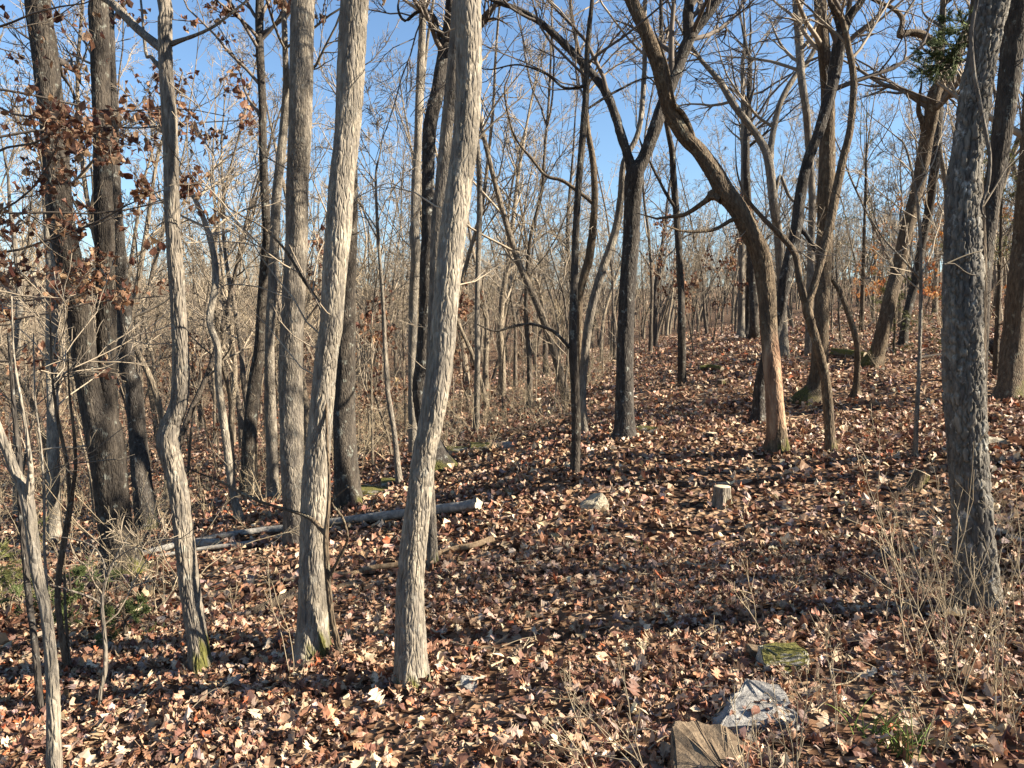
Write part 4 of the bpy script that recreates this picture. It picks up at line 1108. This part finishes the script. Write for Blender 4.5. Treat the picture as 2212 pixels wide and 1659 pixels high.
# ------------------------------------------------------------------ cedars
def cedar(name, label, loc, H, rad, n, mat, trunk=True, low=0.0, group=None, flat=1.0):
    root = empty(name, loc, label, 'cedar', group)
    pts = np.array([[0, 0, -.1, .02 + H * .008], [.02, .01, H * .5, .012 + H * .004], [0, .02, H, .006]])
    g = Geo(); q = catmull(pts, .15); tubes(g, q[:, :3], q[:, 3], 8)
    link('trunk', g.mesh('trunk', M['brown']), root)
    Q, r = spawn(q[None, :, :3], q[None, :, 3], n, low, 1., rad / H, (1.0, 1.5), 7, up=.03, wob=.12, rfac=.3, rtip=.003, lens=H, fall=.6)
    Q2, r2 = spawn(Q, r, 7, .2, 1., .38, (.4, .9), 5, up=.02, wob=.15, rfac=.6, rtip=.002)
    g = Geo(); tubes(g, Q, r, 4); tubes(g, Q2, r2, 3); link('branches', g.mesh('branches', M['twig']), root)['kind'] = 'stuff'
    Q3, r3 = spawn(Q2, r2, 7, .1, 1., .35, (.3, .8), 3, up=.02, wob=.15, rtip=.003, lmin=.05)
    Q4, r4 = spawn(Q3, r3, 4, .1, 1., .5, (.3, .8), 2, up=.0, wob=.1, rtip=.003, lmin=.03)
    g = Geo(); tubes(g, Q3, np.full_like(r3, .0026), 3); tubes(g, Q4, np.linspace(.0028, .0014, 2)[None].repeat(len(Q4), 0), 3)
    fo = link('foliage', g.mesh('foliage', M[mat], True), root); fo['kind'] = 'stuff'
    return root
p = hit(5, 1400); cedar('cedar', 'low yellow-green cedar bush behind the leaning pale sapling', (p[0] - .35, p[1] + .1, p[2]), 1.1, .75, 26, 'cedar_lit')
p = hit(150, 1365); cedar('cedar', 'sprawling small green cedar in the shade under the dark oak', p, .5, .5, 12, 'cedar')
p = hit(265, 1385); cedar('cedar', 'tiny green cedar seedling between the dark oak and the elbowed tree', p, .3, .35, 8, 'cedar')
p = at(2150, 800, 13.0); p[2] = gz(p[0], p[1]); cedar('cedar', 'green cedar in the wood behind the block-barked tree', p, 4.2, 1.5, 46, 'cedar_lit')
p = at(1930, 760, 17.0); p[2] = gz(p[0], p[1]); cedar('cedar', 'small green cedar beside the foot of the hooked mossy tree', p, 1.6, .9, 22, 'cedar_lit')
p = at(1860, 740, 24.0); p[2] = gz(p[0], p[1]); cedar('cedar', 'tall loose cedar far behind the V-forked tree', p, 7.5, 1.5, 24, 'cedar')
# cedar bough hanging beside the block-barked tree: grown on its own slim trunk hidden by it
p = at(2108, 900, 6.8); p[2] = gz(p[0], p[1])
def bough_cedar(b):
    root = empty('cedar', b, 'dark cedar with one bough spreading high beside the block-barked trunk', 'cedar')
    top = at(2100, 60, 6.8) - b
    pts = np.array([[0, 0, -.1, .06], [.02, .02, top[2] * .5, .045], [top[0], 0, top[2], .03], [top[0] + .2, 0, top[2] + 1.5, .01]])
    g = Geo(); q = catmull(pts, .15); tubes(g, q[:, :3], q[:, 3], 10); link('trunk', g.mesh('trunk', M['brown']), root)
    P = []
    for (x0, y0, x1, y1) in [(2100, 110, 1985, 150), (2100, 130, 1975, 165), (2100, 100, 1995, 115), (2104, 70, 2040, 70), (2100, 120, 2010, 160), (2100, 90, 2020, 100), (2100, 60, 2050, 40)]:
        a = at(x0, y0, 6.8) - b; c = at(x1, y1, 6.8 + rng.uniform(-.3, .3)) - b
        t = np.linspace(0, 1, 7)[:, None]; P.append(a * (1 - t) + c * t + rng.normal(0, .015, (7, 3)))
    P = np.array(P); r = np.linspace(.012, .004, 7)[None].repeat(len(P), 0)
    g = Geo(); tubes(g, P, r, 5); link('branches', g.mesh('branches', M['brown']), root)['kind'] = 'stuff'
    Q2, r2 = spawn(P, r, 15, .1, 1., .42, (.4, .9), 5, wob=.15, rtip=.002)
    Q3, r3 = spawn(Q2, r2, 8, .1, 1., .42, (.3, .7), 3, wob=.12, rtip=.002, lmin=.05, zsq=.4)
    Q4, r4 = spawn(Q3, r3, 4, .1, 1., .6, (.3, .8), 2, wob=.1, rtip=.003, lmin=.03)
    g = Geo(); tubes(g, Q2, r2, 3); tubes(g, Q3, np.full_like(r3, .0022), 3); tubes(g, Q4, np.linspace(.0024, .0012, 2)[None].repeat(len(Q4), 0), 3)
    fo = link('foliage', g.mesh('foliage', M['cedar']), root); fo['kind'] = 'stuff'
bough_cedar(p)

# ------------------------------------------------------------------ logs, sticks, stumps, stones
def log(label, pts, bark, mat, caps=True, S=26, name='fallen_log', cat='log', lift=1.0):
    """pts: (px, py, width) where the log's axis is seen; it lies on the ground"""
    W = []
    for (px, py, w) in pts:
        p = hit(px, py + w * .45); r = w / 2 / F * p[1]
        W.append([p[0], p[1], p[2] + r * lift + (.03 if lift > .5 else 0), r])
    W = np.array(W); o0 = W[0, :3].copy(); W[:, :3] -= o0
    root = empty(name, o0, label, cat)
    g = Geo(); bark_tube(g, W, bark, S, .02, seed=hash(label) % 50 + .5)
    V = g.v[-1]; a, b = V[:S], V[-S:]
    link('bark', g.mesh('bark', M[mat]), root)
    for ring in (a, b):
        g = Geo(); c = ring.mean(0); d = norm(c - (W[1, :3] if ring is a else W[-2, :3]))
        inner = c + (ring - c) * .5
        g.add(np.vstack([ring + d * .002, inner + d * .005, [c + d * .004]]), [(i, (i + 1) % S, S + (i + 1) % S, S + i) for i in range(S)])
        n0 = g.n; g.add(np.vstack([inner + d * .005, [c + d * .004]]), [(i, (i + 1) % S, S) for i in range(S)])
        link('cut_end', g.mesh('cut_end', M['cut']), root)
    return root
log('long grey log with a sawn end lying behind the half-sunlit trunk', [(1034, 1096, 23), (960, 1105, 22), (850, 1118, 20), (736, 1131, 18), (640, 1144, 17), (560, 1152, 15), (480, 1163, 13), (410, 1176, 10)], 'fine', 'log_grey')
log('barkless brown pole lying across the slope behind the half-sunlit trunk', [(1066, 1171, 14), (1020, 1186, 14), (985, 1192, 13), (930, 1208, 13), (861, 1226, 12), (800, 1234, 11), (760, 1246, 10), (721, 1247, 10), (670, 1258, 8), (610, 1262, 8), (530, 1276, 6)], 'bare', 'log_brown')
log('grey log lying between the elbowed tree and the thick grey oak', [(470, 1180, 17), (430, 1178, 17), (380, 1184, 15), (330, 1196, 13), (296, 1204, 11)], 'fine', 'log_grey')
log('thin grey pole resting beside the grey log near the elbowed tree', [(552, 1178, 10), (480, 1186, 10), (430, 1192, 9), (340, 1207, 8)], 'bare', 'log_grey')
log('rotten dark log half sunk in leaves left of the flaky-barked tree', [(640, 1278, 34), (590, 1298, 36), (540, 1320, 32), (505, 1338, 24)], 'ridge', 'brown', lift=.2)
log('crumbling pale log piece right of the flaky-barked tree', [(783, 1256, 22), (750, 1262, 24), (722, 1268, 20)], 'ridge', 'log_brown', lift=.3)
log('pale sawn branch lying right of the block-barked tree', [(2143, 1154, 15), (2165, 1160, 13), (2190, 1172, 13), (2235, 1186, 12), (2300, 1200, 11)], 'bare', 'log_grey')
log('mossy fallen log lying behind the sturdy brown oak', [(1800, 764, 16), (1830, 768, 18), (1870, 772, 15)], 'ridge', 'log_moss')
log('dark mouldering log on the slope behind the block-barked tree', [(2122, 748, 22), (2150, 752, 26), (2185, 758, 22), (2230, 765, 18)], 'ridge', 'dark')
log('mossy crooked log at the edge of the leafy path', [(1512, 800, 10), (1535, 796, 12), (1560, 800, 9)], 'ridge', 'log_moss')
log('long thin dead branch lying behind the block-barked tree', [(1960, 782, 6), (2010, 772, 6), (2080, 765, 5)], 'smooth', 'dark')

def stump(label, px, py, w, h, mat, moss=0., top=True, name='tree_stump', tilt=0.):
    p = hit(px, py); r = w / 2 / F * p[1]; hh = h / F * p[1]
    root = empty(name, p, label, 'stump')
    S = 44
    g = Geo(); pts = np.array([[0, 0, -.06, r * 1.2], [0, 0, .0, r * 1.12], [0, 0, hh * .35, r], [tilt * hh, 0, hh, r * .97]])
    bark_tube(g, pts, 'fine', S, .008, moss, .3, None, px * .01)
    ring = g.v[-1][-S:]; link('bark', g.mesh('bark', M[mat]), root)
    g = Geo(); c = ring.mean(0); lst = [ring * 1.0, c + (ring - c) * .96 + (0, 0, .004), c + (ring - c) * .5 + (0, 0, .004), np.array([c + (0, 0, .005)])]
    V = np.vstack(lst); f = [(k * S + i, k * S + (i + 1) % S, (k + 1) * S + (i + 1) % S, (k + 1) * S + i) for k in range(2) for i in range(S)]
    g.add(V, f); g.add(np.vstack([lst[2], lst[3]]), [(i, (i + 1) % S, S) for i in range(S)])
    link('cut_top', g.mesh('cut_top', M['cut']), root)
stump('short sawn stump with a pale flat top in the leafy clearing', 1559, 1092, 37, 42, 'grey', .06)
stump('low dark sawn stump in the shade left of the great curved tree', 1536, 948, 22, 13, 'black')
stump('small yellowish stump on the open path above the clearing', 1558, 833, 15, 12, 'brown', .1)
stump('rotted mossy stump behind the whip-thin upright sapling', 1980, 1056, 34, 36, 'brown', .3, tilt=.3)

def rock(label, px, py, w, h, dep, mat, seed, cuts=9, rotz=0., pts=None, sink=.3, name='rock', flat=False):
    """an angular stone: the hull of jittered box corners, bevelled by noise"""
    import bmesh
    p = hit(px, py); Wd = w / F * p[1]; Hh = h / F * p[1]; D = dep
    rr = np.random.default_rng(seed); bm = bmesh.new()
    if pts is None:
        c = np.array([(x, y, z) for x in (-1, 1) for y in (-1, 1) for z in (0, 1)], float)
        c = c * (.5, .5, 1) + rr.normal(0, .09, c.shape)
        extra = rr.uniform(-.5, .5, (cuts, 3)) * (1.08, 1.08, 0) + np.column_stack([np.zeros(cuts), np.zeros(cuts), rr.uniform(.2, 1.0, cuts)])
        c = np.vstack([c, extra])
    else:
        c = np.array(pts, float)
    c = c * (Wd, D, Hh)
    for q in c: bm.verts.new(q)
    bmesh.ops.convex_hull(bm, input=bm.verts)
    loose = [v for v in bm.verts if not v.link_faces]
    bmesh.ops.delete(bm, geom=loose, context='VERTS')
    bmesh.ops.bevel(bm, geom=bm.edges[:], offset=min(Wd, Hh, D) * .05, segments=1, affect='EDGES')
    bmesh.ops.triangulate(bm, faces=bm.faces[:])
    bmesh.ops.subdivide_edges(bm, edges=bm.edges[:], cuts=1 if name == 'pebble' else 3, use_grid_fill=True)
    for v in bm.verts:
        q = np.array(v.co) * 18
        k = .006 * min(1, Wd * 3) * rr.normal() + .02 * min(1, Wd * 3) * (math.sin(q[0] * 1.3 + q[1]) * math.sin(q[2] * 1.7 + seed) + .5 * math.sin(q[0] * 3.1 + q[2] * 2.3) * math.sin(q[1] * 3.7))
        v.co += Vector((v.normal.x * k * .5, v.normal.y * k * .5, v.normal.z * k * .5))
    me = bpy.data.meshes.new(name); bm.to_mesh(me); bm.free(); me.materials.append(M[mat])
    o = link(name, me, None, (p[0], p[1] + D * .35, p[2] - Hh * sink)); o.rotation_euler = (0, 0, rotz)
    return tag(o, label, 'rock')
rock('pale angular stone with a peaked top in the leafy clearing', 1284, 1106, 66, 42, .26, 'rock_tan', 3, sink=.05,
     pts=[(-.5, -.4, -.2), (.5, -.4, -.2), (.5, .5, -.2), (-.5, .5, -.2), (-.48, -.3, .3), (.1, -.42, .55), (.28, -.1, 1.0), (.5, -.2, .45), (-.05, .2, .85), (.4, .4, .5), (-.4, .4, .3)])
rock('small square mossy rock with a pale front beside bare soil', 1696, 1455, 100, 54, .2, 'rock_moss', 5, sink=.12,
     pts=[(-.5, -.5, -.3), (.5, -.5, -.3), (.5, .5, -.3), (-.5, .5, -.3), (-.46, -.42, .55), (.40, -.45, .5), (.52, -.3, .95), (.44, .4, 1.0), (-.42, .4, .9), (-.1, -.2, .85)])
rock('flat weathered grey stone slab lying in shade by the mossy rock', 1645, 1575, 175, 46, .34, 'rock_slab', 8, sink=.06,
     pts=[(-.55, -.5, -.3), (.5, -.5, -.3), (.5, .5, -.3), (-.5, .2, -.3), (-.56, -.45, .3), (.1, -.5, .55), (.48, -.4, .75), (.42, .3, 1.1), (.05, .5, 1.15), (-.25, .1, .75)])
rock('large split brown rock with a mossy lip among bare weed stems', 1545, 1690, 165, 100, .36, 'rock_brown', 12, sink=.42, rotz=-.25,
     pts=[(-.5, -.5, -.2), (.5, -.5, -.2), (.5, .5, -.2), (-.5, .5, -.2), (-.42, -.4, .55), (.35, -.5, .6), (-.5, .35, 1.0), (-.2, .5, 1.02), (.2, .45, .95), (.5, .3, .75), (.5, -.35, .5)])
rock('small pale stone at the foot of the half-sunlit trunk', 1011, 1492, 42, 28, .10, 'rock_grey', 21)
rock('mossy stone below the dark rough oak, larger one', 812, 1072, 70, 20, .3, 'rock_moss', 31, sink=.3)
rock('mossy stone below the dark rough oak, rounder one behind', 842, 1052, 40, 20, .25, 'rock_moss', 32)
rock('flat mossy stone right of the black-barked leaning tree', 995, 980, 70, 18, .35, 'rock_moss', 33)
rock('long mossy stone beside the black-barked leaning tree in brush', 1040, 970, 48, 14, .3, 'rock_moss', 34)
rock('low mossy stone at the foot of the forked black oak', 1396, 935, 50, 17, .3, 'rock_moss', 35)
rock('pale stone lying right of the block-barked tree', 2150, 965, 44, 26, .25, 'rock_tan', 36)
rock('white-grey stone at the brush edge before the forked black oak', 1098, 966, 28, 12, .15, 'rock_grey', 37)
rock('grey stone half buried near the mossy rock and bare soil', 1640, 1428, 46, 34, .1, 'rock_brown', 38)
# pebbles on the bare soil
for i in range(16):
    px = 1835 + random.gauss(0, 55); py = 1405 + random.gauss(0, 28)
    o = rock('small pale pebble on the bare soil patch', px, py, random.uniform(7, 13), random.uniform(4, 8), .015, 'rock_grey', 60 + i, name='pebble')
    o['group'] = 'pebbles on the bare soil'; o['category'] = 'pebble'

# sticks on the ground
def stick(label, pts, r0, mat='twig_pale', group=None, arch=0.0, side=True):
    W = []
    n = len(pts)
    for i, (px, py) in enumerate(pts):
        p = hit(px, py); t = i / (n - 1)
        W.append([p[0], p[1], p[2] + r0 + .03 + arch * math.sin(math.pi * t), r0 * (1 - .6 * t)])
    W = np.array(W); o0 = W[0, :3].copy(); W[:, :3] -= o0
    q = catmull(W, .05); g = Geo(); tubes(g, q[:, :3], q[:, 3], 6)
    if side and len(q) > 5:
        Q, r = spawn(q[None, :, :3], q[None, :, 3], 4, .3, .95, .28, (.4, .9), 4, up=.0, wob=.15, rfac=.6, rtip=.0012); tubes(g, Q, r, 4)
    o = link('fallen_stick', g.mesh('fallen_stick', M[mat]), None, o0)
    return tag(o, label, 'stick', group)
stick('pale sunlit stick pointing up the slope right of the half-sunlit trunk', [(1060, 1452), (1100, 1432), (1150, 1405), (1175, 1392), (1206, 1388)], .008)
stick('crooked pale stick running right from the foot of the half-sunlit trunk', [(930, 1368), (975, 1398), (1040, 1412), (1068, 1412), (1052, 1450)], .007)
stick('long dark stick lying behind the half-sunlit trunk', [(930, 1236), (990, 1234), (1050, 1232), (1110, 1225)], .007, 'twig_dark')
stick('forked dry stick by the flat grey slab', [(1490, 1500), (1530, 1497), (1575, 1500)], .006, 'twig')
stick('thin curved stick on the bare soil', [(1790, 1375), (1850, 1395), (1915, 1420)], .005, 'twig_pale')
stick('bent stick lying in front of the bare soil', [(1785, 1495), (1830, 1490), (1870, 1462)], .005, 'twig_pale')
stick('straight brown stick half under leaves beyond the bare soil', [(1795, 1460), (1850, 1470), (1890, 1466)], .007, 'twig')
stick('long stick slanting through leaves in the clearing', [(1320, 1268), (1350, 1300), (1390, 1322)], .006, 'twig_pale')
stick('short dark stick in the middle of the sunlit leaves', [(1330, 1300), (1360, 1306), (1390, 1316)], .008, 'twig_dark')
stick('pale bent branch on the leaves right of the sawn stump', [(1600, 1115), (1612, 1150), (1640, 1180), (1680, 1195)], .006)
stick('long pale stick up the slope toward the block-barked tree', [(1622, 1172), (1660, 1192), (1720, 1260)], .006)
stick('thin stick leaning across leaves below the elbowed tree', [(345, 1475), (310, 1500), (270, 1540), (215, 1560)], .007)
stick('bundle-end stick below the elbowed tree', [(355, 1485), (300, 1530), (255, 1555)], .006)
stick('pale broken branch end at the foot of the slope below the saplings', [(130, 1610), (170, 1585), (205, 1570)], .014, 'twig_pale')
stick('long thin stick in front of the flaky-barked tree', [(570, 1462), (620, 1450), (665, 1448)], .006)
stick('long curving stick before the half-sunlit trunk', [(720, 1448), (770, 1420), (830, 1395)], .006)
for i in range(46):
    px = random.uniform(60, 2150); py = random.uniform(1180, 1650)
    a = random.uniform(-.9, .9); L = random.uniform(40, 130); c = random.uniform(-14, 14)
    stick('dry twig lying loose on the leaf litter', [(px, py), (px + L * .5 * math.cos(a), py + L * .25 * math.sin(a) + c), (px + L * math.cos(a), py + L * .5 * math.sin(a))], random.uniform(.002, .0045), random.choice(['twig_pale', 'twig', 'twig_pale']), 'loose twigs on the ground', arch=random.uniform(0, .04))

# ------------------------------------------------------------------ bare weed stalks and grass
def weed(label, px, py, h, n, spread, group=None, rb=.0032, seed=0, lean=(0, 0)):
    p = hit(px, py)
    base = np.zeros((n, 3)); base[:, :2] = rng.normal(0, .035, (n, 2)); base[:, 2] = -.03
    d = norm(np.column_stack([rng.normal(lean[0], spread, n), rng.normal(lean[1], spread, n), np.ones(n)]))
    L = h * rng.uniform(.6, 1.1, n); P = [base]
    for i in range(8):
        P.append(P[-1] + d * (L / 8)[:, None]); d = norm(d + rng.normal(0, .09, d.shape))
    P = np.stack(P, 1); rad = np.linspace(rb, rb * .4, 9)[None].repeat(n, 0)
    g = Geo(); tubes(g, P, rad, 5)
    Q, r = spawn(P, rad, 5, .3, .97, .38, (.35, .85), 5, up=.05, wob=.12, rfac=.7, rtip=.0011); tubes(g, Q, r, 4)
    Q2, r2 = spawn(Q, r, 3, .3, 1., .45, (.4, .9), 4, up=.03, wob=.14, rfac=.7, rtip=.0009); tubes(g, Q2, r2, 3)
    o = link('weed', g.mesh('weed', M['twig_pale']), None, p)
    return tag(o, label, 'weed', group)
weed('tall bare weed clump just left of the block-barked tree', 1992, 1448, 1.25, 4, .16)
weed('branching bare weed stalks right in front of the block-barked tree', 2035, 1475, 1.1, 4, .2)
weed('leaning bare weed stalks at the foot of the block-barked tree', 2090, 1490, .9, 4, .3)
weed('spindly bare weed behind the tall clump near the rotted stump', 1985, 1330, .85, 3, .22)
weed('fine bare weed between the rotted stump and the block-barked tree', 2020, 1300, .8, 3, .25)
weed('arching bare weed stalks right of the block-barked tree', 2180, 1380, .9, 5, .35)
weed('dense bare weed stalks at the foot of the slope below the block-barked tree', 2130, 1560, .6, 5, .4)
weed('bare weed with forked tips rising beside the grey slab', 1715, 1700, .5, 4, .18)
weed('bare weed stalks growing in front of the split brown rock', 1625, 1720, .42, 4, .3)
weed('slanting bare stems left of the split brown rock', 1400, 1680, .55, 4, .5, lean=(-.7, 0))
weed('low bare stems spreading over leaves before the split rock', 1300, 1700, .5, 4, .5, lean=(-.5, .1))
weed('slight pale weed alone in the sunlit leaves below the sawn stump', 1722, 1262, .55, 3, .2)
weed('thin lone weed stalk in the open leaves right of the slab', 1632, 1370, .6, 2, .12)
weed('short dry weed in the middle of the clearing', 1425, 1330, .3, 2, .2)
weed('dry weed spray low in front of the clearing slope', 2010, 1640, .45, 5, .45)
weed('sparse bare stems left of the flaky-barked tree', 625, 1470, .9, 2, .1)
for i in range(26):
    px, py = random.choice([(random.uniform(1780, 2200), random.uniform(1150, 1640)), (random.uniform(1200, 1800), random.uniform(1500, 1659)), (random.uniform(0, 500), random.uniform(1280, 1420))])
    weed('thin dry weed stem standing in the leaf litter', px, py, random.uniform(.2, .6), random.randint(1, 3), .3, 'small dry weeds', .0022)
for i, (px, py) in enumerate([(1955, 1250), (2010, 1220), (2045, 1390), (1960, 1400), (2160, 1300), (2195, 1250), (2170, 1470), (2190, 1600), (2200, 1180)]):
    weed('tangled dry bramble among the weeds round the block-barked tree', px, py, random.uniform(.5, .95), random.randint(3, 5), .35, 'brambles round the block-barked tree', .0023)
def grass(label, px, py, n, h, group=None):
    p = hit(px, py); g = Geo()
    b = np.zeros((n, 3)); b[:, :2] = rng.normal(0, .05, (n, 2)); d = norm(np.column_stack([rng.normal(0, .35, (n, 2)), np.ones(n)]))
    L = h * rng.uniform(.5, 1.1, n); P = [b]
    for i in range(5):
        P.append(P[-1] + d * (L / 5)[:, None]); d = norm(d + np.column_stack([d[:, :2] * .25, np.full(n, -.12)]))
    P = np.stack(P, 1); tubes(g, P, np.array([.0028, .003, .0028, .0022, .0015, .0005])[None].repeat(n, 0), 3)
    o = link('grass_tuft', g.mesh('grass_tuft', M['grass']), None, p); tag(o, label, 'grass', group)
grass('green grass tuft growing through leaves before the block-barked tree', 1900, 1600, 26, .22)
grass('sparse green grass blades left of the split brown rock', 1395, 1190, 10, .12)
grass('fine green grass tuft low beside the weed stalks', 1960, 1640, 18, .2)
